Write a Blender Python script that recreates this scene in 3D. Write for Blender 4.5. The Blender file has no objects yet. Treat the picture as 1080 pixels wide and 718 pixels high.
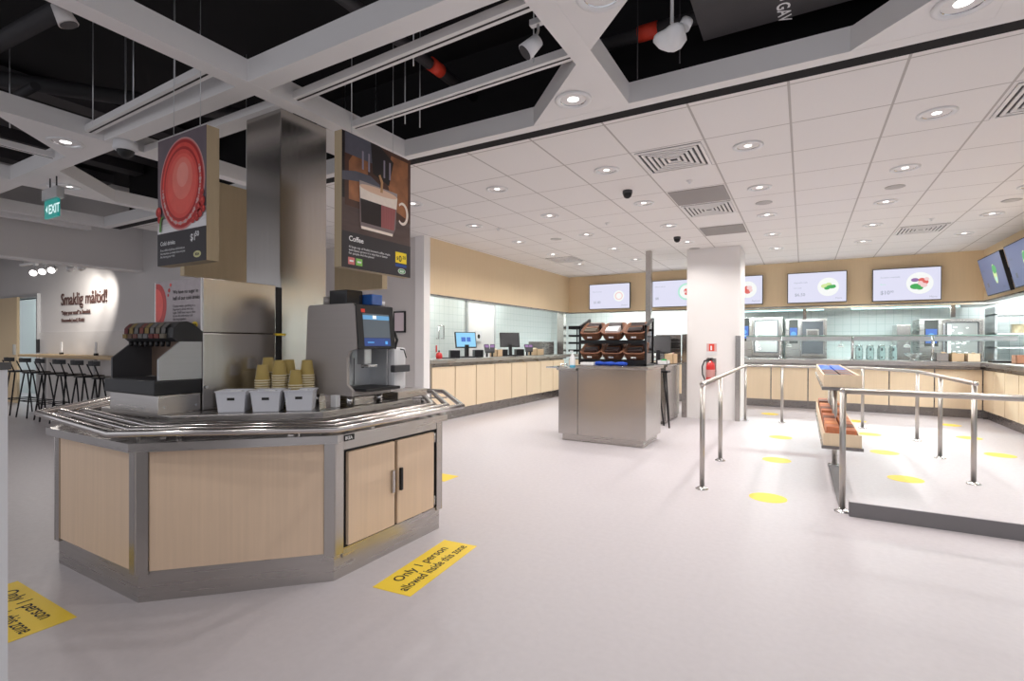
import bpy, bmesh, math, random
from mathutils import Vector, Matrix
random.seed(7)
S = bpy.context.scene
C = S.collection
PI = math.pi
V = Vector

# ------------------------------------------------------------------ camera, world, exposure
cam_d = bpy.data.cameras.new('camera')
cam = bpy.data.objects.new('camera', cam_d); C.objects.link(cam); S.camera = cam
FPX = 537.23; YAW = 0.519489; PITCH = -0.0040996; ROLL = 0.0038577; EYE = 1.2
cam_d.sensor_fit = 'HORIZONTAL'; cam_d.sensor_width = 36.0
cam_d.lens = 36.0 * FPX / 1080.0
cam_d.shift_y = 5.682 / 1080.0
cam_d.clip_start = 0.05; cam_d.clip_end = 100
f = V((-math.sin(YAW), math.cos(YAW), 0)); r = V((math.cos(YAW), math.sin(YAW), 0)); u = V((0, 0, 1))
f, u = f * math.cos(PITCH) + u * math.sin(PITCH), u * math.cos(PITCH) - f * math.sin(PITCH)
r, u = r * math.cos(ROLL) + u * math.sin(ROLL), u * math.cos(ROLL) - r * math.sin(ROLL)
cam.matrix_world = Matrix(((r.x, u.x, -f.x, 0), (r.y, u.y, -f.y, 0), (r.z, u.z, -f.z, EYE), (0, 0, 0, 1)))

w = bpy.data.worlds.new('world'); S.world = w; w.use_nodes = True
w.node_tree.nodes['Background'].inputs[0].default_value = (0.92, 0.93, 1.0, 1)
w.node_tree.nodes['Background'].inputs[1].default_value = 0.78
S.view_settings.view_transform = 'Standard'; S.view_settings.look = 'None'
S.view_settings.gamma = 1.0; S.view_settings.use_curve_mapping = False
S.view_settings.exposure = 0.0

SPOT_W = 41.0       # each recessed downlight of the tile ceiling
GRID_W = 31.0       # each recessed downlight of the open beam ceiling

def spot(name, loc, power, angle=150, blend=0.7, col=(1, 0.955, 0.92), rad=0.05, target=None):
    l = bpy.data.lights.new(name, 'SPOT'); l.energy = power; l.color = col
    l.spot_size = math.radians(angle); l.spot_blend = blend; l.shadow_soft_size = rad
    o = bpy.data.objects.new(name, l); C.objects.link(o); o.location = loc
    if target is not None:
        o.rotation_euler = (V(target) - V(loc)).to_track_quat('-Z', 'Y').to_euler()
    return o
def area(name, loc, sx, sy, power, col=(1, 1, 1), rot=(0, 0, 0)):
    l = bpy.data.lights.new(name, 'AREA'); l.shape = 'RECTANGLE'; l.size = sx; l.size_y = sy
    l.energy = power; l.color = col
    o = bpy.data.objects.new(name, l); C.objects.link(o); o.location = loc; o.rotation_euler = rot
    return o
# kitchen ceiling panels (lens built below at the same places)
for kx in (-.43, 1.6):
    area('hood_tube_light', (kx, 11.775, 1.88), 1.5, .08, 80, (0.85, 1.0, 1.0))
KITCHEN_LIGHTS = [(-3.6, 12.3), (-2.2, 11.8), (0.8, 11.45), (2.9, 12.0), (-5.7, 7.2), (-5.7, 9.6), (3.6, 10.2), (3.6, 8.2)]
for kx, ky in KITCHEN_LIGHTS:
    area('kitchen_panel_light', (kx, ky, 2.57), 0.55, 1.1 if kx < -5 or kx > 3 else 0.55, 22 if kx < -5 else 50, (0.93, 0.99, 1.0))

# ------------------------------------------------------------------ materials
MATS = {}
def mat(name, col, rough=0.5, metal=0.0, var=0.0, scale=(8, 8, 8), bump=0.0, emit=None, estr=1.0,
        col2=None, detail=3.0, coat=0.0, trans=0.0, ior=1.45, alpha=1.0, rvar=0.0):
    m = bpy.data.materials.new(name); m.use_nodes = True
    nt = m.node_tree; b = nt.nodes['Principled BSDF']
    b.inputs['Base Color'].default_value = (*col, 1); b.inputs['Roughness'].default_value = rough
    b.inputs['Metallic'].default_value = metal; b.inputs['Coat Weight'].default_value = coat
    b.inputs['Transmission Weight'].default_value = trans; b.inputs['IOR'].default_value = ior
    b.inputs['Alpha'].default_value = alpha
    tc = nt.nodes.new('ShaderNodeTexCoord'); mp = nt.nodes.new('ShaderNodeMapping')
    mp.inputs['Scale'].default_value = scale
    nz = nt.nodes.new('ShaderNodeTexNoise'); nz.inputs['Detail'].default_value = detail
    nz.inputs['Scale'].default_value = 1.0
    nt.links.new(tc.outputs['Object'], mp.inputs[0]); nt.links.new(mp.outputs[0], nz.inputs['Vector'])
    if var or col2:
        mx = nt.nodes.new('ShaderNodeMix'); mx.data_type = 'RGBA'
        c2 = col2 if col2 else tuple(c * (1 - var) for c in col)
        c1 = col if col2 else tuple(min(1, c * (1 + var)) for c in col)
        mx.inputs[6].default_value = (*c1, 1); mx.inputs[7].default_value = (*c2, 1)
        nt.links.new(nz.outputs['Fac'], mx.inputs[0]); nt.links.new(mx.outputs[2], b.inputs['Base Color'])
    if rvar:
        mr = nt.nodes.new('ShaderNodeMapRange'); mr.inputs[1].default_value = 0.3; mr.inputs[2].default_value = 0.7
        mr.inputs[3].default_value = max(0.02, rough - rvar); mr.inputs[4].default_value = rough + rvar
        nt.links.new(nz.outputs['Fac'], mr.inputs[0]); nt.links.new(mr.outputs[0], b.inputs['Roughness'])
    if bump:
        bp = nt.nodes.new('ShaderNodeBump'); bp.inputs['Strength'].default_value = bump
        bp.inputs['Distance'].default_value = 0.01
        nt.links.new(nz.outputs['Fac'], bp.inputs['Height']); nt.links.new(bp.outputs[0], b.inputs['Normal'])
    if emit:
        b.inputs['Emission Color'].default_value = (*emit, 1); b.inputs['Emission Strength'].default_value = estr
    MATS[name] = m
    return m
def grid_mat(name, col, line, px, py, ox, oy, lw, axes=(0, 1), rough=0.6, lw2=None, speck=0.0):
    """flat colour with a lattice of joint lines along two world axes"""
    m = mat(name, col, rough, var=speck, scale=(60, 60, 60)); nt = m.node_tree; b = nt.nodes['Principled BSDF']
    g = nt.nodes.new('ShaderNodeNewGeometry'); sp = nt.nodes.new('ShaderNodeSeparateXYZ')
    nt.links.new(g.outputs['Position'], sp.inputs[0])
    outs = []
    for ax, p, o, lwi in ((axes[0], px, ox, lw), (axes[1], py, oy, lw2 or lw)):
        a = nt.nodes.new('ShaderNodeMath'); a.operation = 'SUBTRACT'; a.inputs[1].default_value = o - lwi / 2 - 50 * p
        d = nt.nodes.new('ShaderNodeMath'); d.operation = 'MODULO'; d.inputs[1].default_value = p
        c = nt.nodes.new('ShaderNodeMath'); c.operation = 'LESS_THAN'; c.inputs[1].default_value = lwi
        nt.links.new(sp.outputs[ax], a.inputs[0]); nt.links.new(a.outputs[0], d.inputs[0])
        nt.links.new(d.outputs[0], c.inputs[0]); outs.append(c)
    mxm = nt.nodes.new('ShaderNodeMath'); mxm.operation = 'MAXIMUM'
    nt.links.new(outs[0].outputs[0], mxm.inputs[0]); nt.links.new(outs[1].outputs[0], mxm.inputs[1])
    mx = nt.nodes.new('ShaderNodeMix'); mx.data_type = 'RGBA'
    src = [l for l in nt.links if l.to_socket == b.inputs['Base Color']]
    if src: nt.links.new(src[0].from_socket, mx.inputs[6])
    else: mx.inputs[6].default_value = (*col, 1)
    mx.inputs[7].default_value = (*line, 1)
    nt.links.new(mxm.outputs[0], mx.inputs[0]); nt.links.new(mx.outputs[2], b.inputs['Base Color'])
    return m

floor_m = mat('floor_vinyl', (0.52, 0.486, 0.506), 0.42, var=0.05, scale=(30, 30, 30), detail=6, rvar=0.05)
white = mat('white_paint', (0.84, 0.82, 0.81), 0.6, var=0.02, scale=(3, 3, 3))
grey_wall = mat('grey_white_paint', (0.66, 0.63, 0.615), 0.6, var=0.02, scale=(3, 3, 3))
tan = mat('tan_laminate', (0.78, 0.61, 0.39), 0.5, var=0.05, scale=(40, 40, 1.5))
sign_wood = mat('sign_plywood', (0.52, 0.41, 0.26), 0.55, var=0.07, scale=(50, 50, 3))
birch = mat('birch_veneer', (0.73, 0.55, 0.395), 0.42, var=0.09, scale=(60, 60, 1.6), detail=5)
birch2 = mat('pale_birch_veneer', (0.80, 0.645, 0.455), 0.42, var=0.07, scale=(60, 60, 1.6), detail=5)
oak = mat('oak_worktop', (0.62, 0.45, 0.26), 0.5, var=0.15, scale=(2, 40, 40))
steel = mat('brushed_steel', (0.50, 0.475, 0.45), 0.24, 1.0, var=0.02, scale=(60, 60, .8), rvar=0.02)
steel_h = mat('brushed_steel_horizontal', (0.50, 0.475, 0.455), 0.30, 1.0, var=0.06, scale=(2, 2, 50), rvar=0.06)
steel_dk = mat('dark_steel', (0.27, 0.25, 0.24), 0.30, 1.0, var=0.12, scale=(6, 6, 60), rvar=0.07)
steel_top = mat('worktop_steel', (0.40, 0.38, 0.37), 0.24, 1.0, var=0.06, scale=(30, 3, 3), rvar=0.06)
tube_m = mat('polished_tube', (0.60, 0.57, 0.545), 0.20, 1.0, var=0.04, scale=(5, 5, 5))
rail_m = mat('satin_rail_tube', (0.50, 0.47, 0.44), 0.32, 1.0, var=0.06, scale=(5, 5, 5))
chrome = mat('chrome', (0.75, 0.75, 0.76), 0.12, 1.0)
alu = mat('light_grey_metal', (0.60, 0.61, 0.62), 0.35, 0.6, var=0.04)
black = mat('black_plastic', (0.012, 0.012, 0.013), 0.45)
black_m = mat('black_metal', (0.02, 0.02, 0.022), 0.4, 0.4)
void = mat('black_soffit', (0.010, 0.009, 0.010), 0.9, var=0.3, scale=(2, 2, 2))
pipe_m = mat('black_pipe', (0.035, 0.033, 0.036), 0.6)
pipe_g = mat('charcoal_duct', (0.045, 0.042, 0.045), 0.6, var=0.2)
kerb_m = mat('charcoal_kerb', (0.20, 0.19, 0.195), 0.55, var=0.06)
yellow = mat('yellow_vinyl', (0.87, 0.62, 0.045), 0.5, var=0.03)
ink = mat('black_ink', (0.015, 0.014, 0.012), 0.6)
w_ink_glare = mat('white_ink_and_glare', (0.85, 0.85, 0.85), 0.5)
red = mat('signal_red', (0.62, 0.03, 0.03), 0.35, coat=0.3)
redp = mat('red_band', (0.75, 0.06, 0.03), 0.5)
plast_w = mat('white_plastic', (0.78, 0.78, 0.79), 0.35, var=0.02)
bin_m = mat('pale_bin_plastic', (0.66, 0.67, 0.72), 0.4)
dgrey = mat('dark_grey_plastic', (0.06, 0.06, 0.065), 0.4)
taupe = mat('taupe_metal_paint', (0.40, 0.365, 0.345), 0.42, 0.2, var=0.04, scale=(2, 2, 80))
glass = mat('clear_glass', (0.93, 0.98, 0.97), 0.02, trans=1.0, ior=1.45)
glass_g = mat('greenish_glass_edge', (0.45, 0.62, 0.55), 0.15, trans=0.4)
tile_ceiling = grid_mat('ceiling_tiles', (0.84, 0.815, 0.80), (0.50, 0.47, 0.45), 0.578, 0.61, -0.085, 4.09, 0.015, rough=0.8, lw2=0.011, speck=0.015)
tile_x = grid_mat('white_wall_tiles_yz', (0.72, 0.78, 0.77), (0.50, 0.60, 0.58), 0.15, 0.15, 0.0, 0.0, 0.006, axes=(1, 2), rough=0.2)
tile_y = grid_mat('white_wall_tiles_xz', (0.72, 0.78, 0.77), (0.50, 0.60, 0.58), 0.15, 0.15, 0.0, 0.0, 0.006, axes=(0, 2), rough=0.2)
tile_d = grid_mat('grey_splash_tiles', (0.62, 0.59, 0.575), (0.70, 0.67, 0.65), 0.1, 0.1, 0.0, 0.05, 0.006, axes=(0, 2), rough=0.15)
lamp_on = mat('lit_lamp', (0.9, 0.9, 0.9), 0.5, emit=(1, 0.96, 0.92), estr=4.0)
panel_on = mat('lit_panel', (0.9, 0.9, 0.9), 0.5, emit=(0.9, 0.98, 1), estr=2.5)
tube_on = mat('lit_hood_tube', (0.7, 0.95, 1), 0.5, emit=(0.55, 0.9, 0.95), estr=1.2)
scr = mat('lit_screen', (0.02, 0.02, 0.02), 0.3, emit=(0.74, 0.74, 0.90), estr=1.0)
scr_dim = mat('lit_screen_dim', (0.02, 0.02, 0.02), 0.3, emit=(0.11, 0.14, 0.26), estr=1.0)
def em(name, c, s=1.0): return mat(name, (0.02, 0.02, 0.02), 0.3, emit=c, estr=s)
e_white = em('screen_white', (0.92, 0.94, 0.92)); e_green = em('screen_green', (0.06, 0.40, 0.10)); e_lime = em('screen_lime', (0.65, 0.78, 0.35))
e_red = em('screen_red', (0.72, 0.14, 0.12)); e_pink = em('screen_pink', (0.88, 0.62, 0.62)); e_grey = em('screen_grey', (0.40, 0.42, 0.52))
e_mint = em('screen_mint', (0.45, 0.80, 0.68)); e_blue = em('screen_blue', (0.03, 0.14, 0.60)); e_sky = em('screen_sky', (0.10, 0.42, 0.85))
e_dark = em('screen_dark', (0.05, 0.06, 0.09)); e_teal = em('exit_green', (0.01, 0.22, 0.20)); e_exit = em('exit_white', (0.75, 0.95, 0.95))
e_steel = em('screen_slate', (0.08, 0.10, 0.12)); e_band = em('screen_band', (0.12, 0.34, 0.60)); e_navy = em('screen_navy', (0.015, 0.05, 0.22)); e_purple = em('screen_purple', (0.30, 0.16, 0.38))

# ------------------------------------------------------------------ mesh builder
ORG = {}
class M:
    def __init__(s): s.bm = bmesh.new(); s.mats = []
    def mi(s, m):
        if m not in s.mats: s.mats.append(m)
        return s.mats.index(m)
    def _add(s, verts, faces, m, smooth=False):
        vs = [s.bm.verts.new(v) for v in verts]; i = s.mi(m); out = []
        for fc in faces:
            try:
                g = s.bm.faces.new([vs[k] for k in fc]); g.material_index = i; g.smooth = smooth; out.append(g)
            except ValueError: pass
        return vs, out
    def box(s, x0, y0, z0, x1, y1, z1, m, bev=0.0, mtx=None):
        if x0 > x1: x0, x1 = x1, x0
        if y0 > y1: y0, y1 = y1, y0
        if z0 > z1: z0, z1 = z1, z0
        vv = [V((x, y, z)) for z in (z0, z1) for y in (y0, y1) for x in (x0, x1)]
        if mtx: vv = [mtx @ v for v in vv]
        vs, fs = s._add(vv, [(0, 2, 3, 1), (4, 5, 7, 6), (0, 1, 5, 4), (2, 6, 7, 3), (0, 4, 6, 2), (1, 3, 7, 5)], m)
        if bev: s._bev(fs, bev)
        return s
    def _bev(s, fs, b):
        ed = list({e for g in fs for e in g.edges})
        bmesh.ops.bevel(s.bm, geom=ed, offset=b, segments=2, affect='EDGES', profile=0.6)
    def prism(s, pts, z0, z1, m, bev=0.0, mtx=None, m_top=None):
        n = len(pts)
        a = sum(pts[i][0] * pts[(i + 1) % n][1] - pts[(i + 1) % n][0] * pts[i][1] for i in range(n))
        if a < 0: pts = pts[::-1]
        vv = [V((p[0], p[1], z)) for z in (z0, z1) for p in pts]
        if mtx: vv = [mtx @ v for v in vv]
        fcs = [tuple(range(n))[::-1], tuple(range(n, 2 * n))] + [(i, (i + 1) % n, n + (i + 1) % n, n + i) for i in range(n)]
        vs, fs = s._add(vv, fcs, m)
        if m_top: fs[1].material_index = s.mi(m_top)
        if bev: s._bev(fs, bev)
        return s
    def rings(s, rg, m, cap=True, smooth=True):
        n = len(rg[0]); vs = [[s.bm.verts.new(p) for p in q] for q in rg]; i = s.mi(m)
        for a, b in zip(vs, vs[1:]):
            for k in range(n):
                g = s.bm.faces.new((a[k], a[(k + 1) % n], b[(k + 1) % n], b[k])); g.material_index = i; g.smooth = smooth
        if cap:
            for q in (vs[0][::-1], vs[-1]):
                g = s.bm.faces.new(q); g.material_index = i
        return s
    def cyl(s, p, q, r, m, r2=None, seg=16, cap=True):
        p, q = V(p), V(q); d = (q - p).normalized(); a = d.orthogonal().normalized(); b = d.cross(a)
        r2 = r if r2 is None else r2
        rg = [[c + (a * math.cos(2 * PI * k / seg) + b * math.sin(2 * PI * k / seg)) * R for k in range(seg)] for c, R in ((p, r), (q, r2))]
        return s.rings(rg, m, cap)
    def tube(s, pts, r, m, seg=12, closed=False):
        pts = [V(p) for p in pts]; n = len(pts); rg = []
        d0 = (pts[1] - pts[0]).normalized()
        a = V((0, 0, 1)) if abs(d0.z) < 0.9 else V((1, 0, 0))
        for i, p in enumerate(pts):
            if closed: t1 = (p - pts[i - 1]).normalized(); t2 = (pts[(i + 1) % n] - p).normalized()
            else:
                t1 = (p - pts[i - 1]).normalized() if i else (pts[1] - p).normalized()
                t2 = (pts[i + 1] - p).normalized() if i < n - 1 else t1
            t = (t1 + t2)
            t = t.normalized() if t.length > 1e-5 else t1
            k = 1 / max(0.4, t.dot(t2))
            x = (a - t * a.dot(t))
            x = x.normalized() if x.length > 1e-4 else t.orthogonal().normalized()
            y = t.cross(x).normalized()
            bis = (t2 - t1)
            ring = []
            for j in range(seg):
                v = x * math.cos(2 * PI * j / seg) + y * math.sin(2 * PI * j / seg)
                if bis.length > 1e-4 and k > 1.001:
                    bn = bis.normalized(); v = v + bn * v.dot(bn) * (k - 1)
                ring.append(p + v * r)
            rg.append(ring); a = x
        if closed: rg.append(rg[0][:])
        return s.rings(rg, m, not closed)
    def lathe(s, prof, m, c=(0, 0, 0), seg=24, cap=True):
        c = V(c); rg = [[c + V((max(R, 1e-4) * math.cos(2 * PI * k / seg), max(R, 1e-4) * math.sin(2 * PI * k / seg), z)) for k in range(seg)] for R, z in prof]
        return s.rings(rg, m, cap)
    def ball(s, c, r, m, sc=(1, 1, 1), seg=14):
        n = seg // 2; c = V(c); rg = []
        for i in range(n + 1):
            t = PI * i / n; R = max(1e-4, math.sin(t)); z = -math.cos(t)
            rg.append([c + V((r * sc[0] * R * math.cos(2 * PI * k / seg), r * sc[1] * R * math.sin(2 * PI * k / seg), r * sc[2] * z)) for k in range(seg)])
        return s.rings(rg, m)
    # flat artwork on a plane: fr = (origin, u, v, n)
    def art(s, fr, uv, m, lay=1, step=0.0006):
        o, a, b, n = fr
        vv = [o + a * p[0] + b * p[1] + n * (step * lay) for p in uv]
        vs, fs = s._add(vv, [tuple(range(len(vv)))], m)
        for g in fs:
            g.normal_update()
            if g.normal.dot(n) < 0: g.normal_flip()
        return s
    def rect(s, fr, x0, y0, x1, y1, m, lay=1): return s.art(fr, [(x0, y0), (x1, y0), (x1, y1), (x0, y1)], m, lay)
    def disc(s, fr, cx, cy, rx, m, lay=1, ry=None, seg=36, a0=0.0, a1=None):
        ry = rx if ry is None else ry; a1 = 2 * PI if a1 is None else a1
        full = abs(a1 - a0 - 2 * PI) < 1e-6; n = seg
        return s.art(fr, [(cx + rx * math.cos(a0 + (a1 - a0) * k / (n if full else n - 1)), cy + ry * math.sin(a0 + (a1 - a0) * k / (n if full else n - 1))) for k in range(n)], m, lay)
    def text(s, fr, body, x, y, size, m, lay=3, align='LEFT', bold=0.0, ext=0.0, shear=0.0, sx=1.0):
        cu = bpy.data.curves.new('t', 'FONT'); cu.body = body; cu.size = size; cu.align_x = align
        cu.offset = bold * size; cu.extrude = ext; cu.shear = shear; cu.resolution_u = 3
        ob = bpy.data.objects.new('t', cu); C.objects.link(ob)
        dg = bpy.context.evaluated_depsgraph_get(); me = bpy.data.meshes.new_from_object(ob.evaluated_get(dg))
        o, a, b, n = fr; i = s.mi(m)
        vs = [s.bm.verts.new(o + a * (x + v.co.x * sx) + b * (y + v.co.y) + n * (0.0006 * lay + v.co.z)) for v in me.vertices]
        for p in me.polygons:
            try:
                g = s.bm.faces.new([vs[k] for k in p.vertices]); g.material_index = i
            except ValueError: pass
        bpy.data.objects.remove(ob); bpy.data.meshes.remove(me); bpy.data.curves.remove(cu)
        return s
    def build(s, name, parent=None, local=False, origin=None):
        me = bpy.data.meshes.new(name)
        o = bpy.data.objects.new(name, me); C.objects.link(o)
        if parent is not None:
            o.parent = parent; L = ORG.get(parent, V((0, 0, 0)))
            if local: L = V((0, 0, 0))
            else: bmesh.ops.translate(s.bm, verts=s.bm.verts, vec=-L)
            ORG[o] = ORG.get(parent, V((0, 0, 0)))
        else:
            if origin is None:
                xs = [v.co.x for v in s.bm.verts]; ys = [v.co.y for v in s.bm.verts]; zs = [v.co.z for v in s.bm.verts]
                origin = V(((min(xs) + max(xs)) / 2, (min(ys) + max(ys)) / 2, min(zs)))
            origin = V(origin); bmesh.ops.translate(s.bm, verts=s.bm.verts, vec=-origin); o.location = origin; ORG[o] = origin.copy()
        s.bm.to_mesh(me); s.bm.free()
        for m in s.mats: me.materials.append(m)
        return o
def tag(o, label=None, cat=None, group=None, kind=None):
    if label: o['label'] = label
    if cat: o['category'] = cat
    if group: o['group'] = group
    if kind: o['kind'] = kind
    return o
def thing(name, label, cat, loc=(0, 0, 0), group=None):
    o = bpy.data.objects.new(name, None); C.objects.link(o); o.location = loc; o.empty_display_size = 0.1
    ORG[o] = V(loc); return tag(o, label, cat, group)
def struct(m, name, origin=None): return tag(m.build(name, origin=origin), kind='structure')
def kids(o): return [c for c in bpy.data.objects if c.parent == o]
def copy_tree(o, loc=None, rz=None, label=None, group=None, parent=None, scale=None):
    def rec(a, par):
        c = a.copy(); C.objects.link(c); c.parent = par
        for ch in KID.get(a, kids(a)): rec(ch, c)
        return c
    c = rec(o, parent)
    if loc is not None: c.location = loc
    if rz is not None: c.rotation_euler = (0, 0, rz)
    if label: c['label'] = label
    if group: c['group'] = group
    if scale: c.scale = scale
    return c
KID = {}
def fr(o, a, b):
    a = V(a).normalized(); b = V(b).normalized(); return (V(o), a, b, a.cross(b))
ORDN = ['first', 'second', 'third', 'fourth', 'fifth', 'sixth', 'seventh', 'eighth', 'ninth', 'tenth', 'eleventh']

# ================================================================== STRUCTURE
ZC = 2.76; ZG = 2.70; ZV = 3.5
struct(M().box(-18, -2.6, -0.1, 6, 15.5, 0, floor_m), 'floor')
struct(M().box(-7.9, 3.36, ZC, 5.6, 11.2, ZC + 0.03, tile_ceiling), 'ceiling')
struct(M().box(-16, -2.6, ZV, 6, 3.6, ZV + 0.1, void).box(-7.8, 3.36, ZC + 0.031, 6, 3.42, ZV, void).box(-16, 3.6, ZV, -7.8, 15, ZV + 0.1, void), 'ceiling')
struct(M().box(-7.4, 11.2, 2.6, 5.6, 13.4, 2.64, white).box(-6.4, 5.86, 2.6, -4.93, 11.2, 2.64, white).box(2.7, 3, 2.6, 5.6, 11.2, 2.64, white), 'ceiling')
# black band between the two ceilings, and the white border board of the beam ceiling
struct(M().box(-7.9, 3.2, ZG + .0005, 5.6, 3.30, ZG + 0.12, void), 'trim_1')
struct(M().box(-7.9, 3.30, ZC - 0.012, 5.6, 3.37, ZC + .03, white), 'trim_2')
# kitchen walls
struct(M().box(-7.4, 13.3, 0, 5.6, 13.4, 2.6, tile_y), 'wall_back')
struct(M().box(-6.4, 5.86, 0, -6.3, 13.3, 2.6, tile_x), 'wall_kitchen_left')
struct(M().box(4.5, 3.0, 0, 4.6, 13.3, 2.6, tile_x), 'wall_kitchen_right')
# tan bulkheads above the openings
struct(M().box(-4.93, 11.05, 1.935, 2.7, 11.2, ZC + .04, tan).box(-4.93, 11.05, 1.915, 2.7, 11.2, 1.935, steel_dk), 'wall_far')
struct(M().box(-4.93, 5.90, 1.935, -4.78, 11.05, ZC + .04, tan).box(-4.93, 5.90, 1.915, -4.78, 11.05, 1.935, steel_dk), 'wall_left')
struct(M().box(2.55, 3.0, 1.935, 2.7, 11.05, ZC + .04, tan).box(2.55, 3.0, 1.915, 2.7, 11.05, 1.935, steel_dk), 'wall_right')
# pier wall beside the left counter
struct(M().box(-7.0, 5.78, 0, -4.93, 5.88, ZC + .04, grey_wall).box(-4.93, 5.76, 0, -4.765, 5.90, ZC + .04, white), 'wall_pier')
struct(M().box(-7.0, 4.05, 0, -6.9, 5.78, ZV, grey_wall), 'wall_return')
# wall with the lettering, doorway cut in it
dx0, dx1, dz = -14.30, -12.62, 2.05
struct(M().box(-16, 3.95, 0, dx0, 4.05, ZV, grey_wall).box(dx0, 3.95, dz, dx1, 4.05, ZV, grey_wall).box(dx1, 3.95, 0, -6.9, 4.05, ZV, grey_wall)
       .box(dx1 + .06, 3.935, 0.0, -6.9, 3.95, 1.38, tile_d), 'wall_lettering')
struct(M().box(dx0 - .07, 3.90, 0, dx0, 4.07, dz + .07, alu).box(dx1, 3.90, 0, dx1 + .05, 4.07, dz + .07, alu).box(dx0, 3.90, dz, dx1, 4.07, dz + .07, alu), 'trim_3')
struct(M().box(-17.5, 4.75, 0, -12.0, 4.85, ZV, tile_y), 'wall_doorway_room')
area('doorway_room_light', (-14.4, 4.4, 2.6), 0.5, 0.5, 30, (0.9, 0.97, 1.0))
struct(M().box(-14.75, 3.85, 0, -13.38, 3.89, 2.08, tan).box(-13.46, 3.81, .95, -13.43, 3.85, 1.15, alu), 'door_1')
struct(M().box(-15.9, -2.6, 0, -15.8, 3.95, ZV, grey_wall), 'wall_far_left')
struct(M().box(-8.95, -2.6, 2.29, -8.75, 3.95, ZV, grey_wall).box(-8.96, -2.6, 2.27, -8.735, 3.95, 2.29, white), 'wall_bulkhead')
# square white pillar
struct(M().box(-1.67, 8.72, 0, -0.87, 9.5, ZC + .02, white), 'wall_pillar')

# open beam ceiling
tn = [4]
def beam(x0, y0, x1, y1, z0=ZG, z1=ZG + .13, m=white):
    struct(M().box(x0, y0, z0, x1, y1, z1, m), 'trim_%d' % tn[0]); tn[0] += 1
for bx in (-12.0, -10.2, -8.32, -6.445, -4.59, -2.84, -1.01, 0.81, 2.65):
    beam(bx - .058, -1.5, bx + .058, 3.12)
for by in (-0.05, 1.85):
    beam(-8.70, by - .06, 4.2, by + .06, ZG + .0008, ZG + .1292)
    beam(-15.8, by - .06, -8.96, by + .06, ZG + .0008, ZG + .1292)
struct(M().box(-7.95, 3.12, ZG, 4.5, 3.2, ZG + .13, white), 'trim_%d' % tn[0]); tn[0] += 1
struct(M().box(-8.0, -1.5, ZG + .001, -7.90, 3.2, ZG + .129, white), 'trim_%d' % tn[0]); tn[0] += 1
beam(-15.8, 3.2, -8.96, 3.3)
beam(-4.53, 2.05, -2.90, 2.18, ZG - .001, ZG + .05)        # flat board beside the steel column
beam(-3.26, 2.45, -2.90, 3.12, ZG - .001, ZG + .05)
def tri(pts):
    struct(M().prism(pts, ZG + .0015, ZG + .125, white), 'trim_%d' % tn[0]); tn[0] += 1
tri([(-1.62, 3.12), (-1.068, 3.12), (-1.068, 2.55)])
tri([(-1.07, -1.5 + 1.5), (-1.62, .01), (-1.07, .55)][::-1])
tri([(0.20, 3.12), (0.752, 3.12), (0.752, 2.55)])
tri([(-0.952, 1.91), (-0.952, 2.46), (-0.40, 1.91)])
tri([(-4.648, 1.79), (-4.648, 1.24), (-5.20, 1.79)])
tri([(-6.387, 1.91), (-6.387, 2.62), (-5.68, 1.91)])
tri([(-6.503, 1.79), (-6.503, 1.24), (-7.05, 1.79)])
tri([(0.868, 3.12), (1.42, 3.12), (0.868, 2.55)])
# slim lighting tracks: light boards with a dark groove
def track(a, b, n, label):
    a, b = V(a), V(b); d = (b - a).normalized(); s = d.cross(V((0, 0, 1))) * .022
    m = M(); q = M()
    mt = Matrix.Translation(a) @ d.to_track_quat('X', 'Z').to_matrix().to_4x4(); L = (b - a).length
    m.box(0, -.030, 0, L, .030, .045, white, mtx=mt); m.box(0, -.006, -.0012, L, .006, 0, ink, mtx=mt)
    o = m.build('lighting_track'); tag(o, label, 'track', 'slim lighting tracks in the open ceiling')
track((-2.78, 2.12, ZG + .03), (-1.07, 2.05, ZG + .03), 0, 'slim white lighting track just behind the wide beam, right of the steel column')
track((-2.78, 2.60, ZG + .03), (-1.07, 2.52, ZG + .03), 0, 'slim white lighting track carrying a spotlight, nearer the black band')
track((-4.53, 1.70, ZG + .03), (-2.90, 1.66, ZG + .03), 0, 'slim white lighting track in front of the red cold drinks sign')
track((-5.40, 0.0, ZG + .03), (-5.44, 1.79, ZG + .03), 0, 'slim white lighting track at the far left, above the exit sign')

# pipes and ducts in the black void
def pipe(pts, r, m, name, label, cat, band=None):
    q = M().tube(pts, r, m, 10); o = q.build(name, origin=pts[0]); tag(o, label, cat)
    if band:
        p, d = V(band), (V(pts[1]) - V(pts[0])).normalized()
        M().cyl(p - d * .06, p + d * .06, r + .006, redp, seg=14).build('red_band', o)
pipe([(-2.26, 1.0, 3.15), (-2.275, 3.35, 3.15)], .04, pipe_g, 'ceiling_pipe', 'black pipe with a red band in the opening right of the steel column', 'pipe', (-2.265, 2.86, 3.15))
pipe([(-1.5, 3.105, 3.1), (3.4, 3.10, 3.1)], .04, pipe_g, 'ceiling_pipe', 'black pipe with a red band behind the hanging white sensor', 'pipe', (-0.829, 3.104, 3.1))
pipe([(-8.5, 0.9, 3.1), (-2.95, 1.3, 3.1)], .05, pipe_m, 'ceiling_pipe', 'long black pipe across the upper left of the void', 'pipe')
pipe([(-6.6, -.2, 3.2), (-4.0, 3.1, 3.2)], .06, pipe_m, 'ceiling_pipe', 'black pipe running diagonally above the camera dome', 'pipe')
pipe([(-8.2, 1.35, 3.0), (-4.7, 1.45, 3.0)], .03, pipe_m, 'ceiling_pipe', 'thin black conduit near the left beam', 'pipe')
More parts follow.
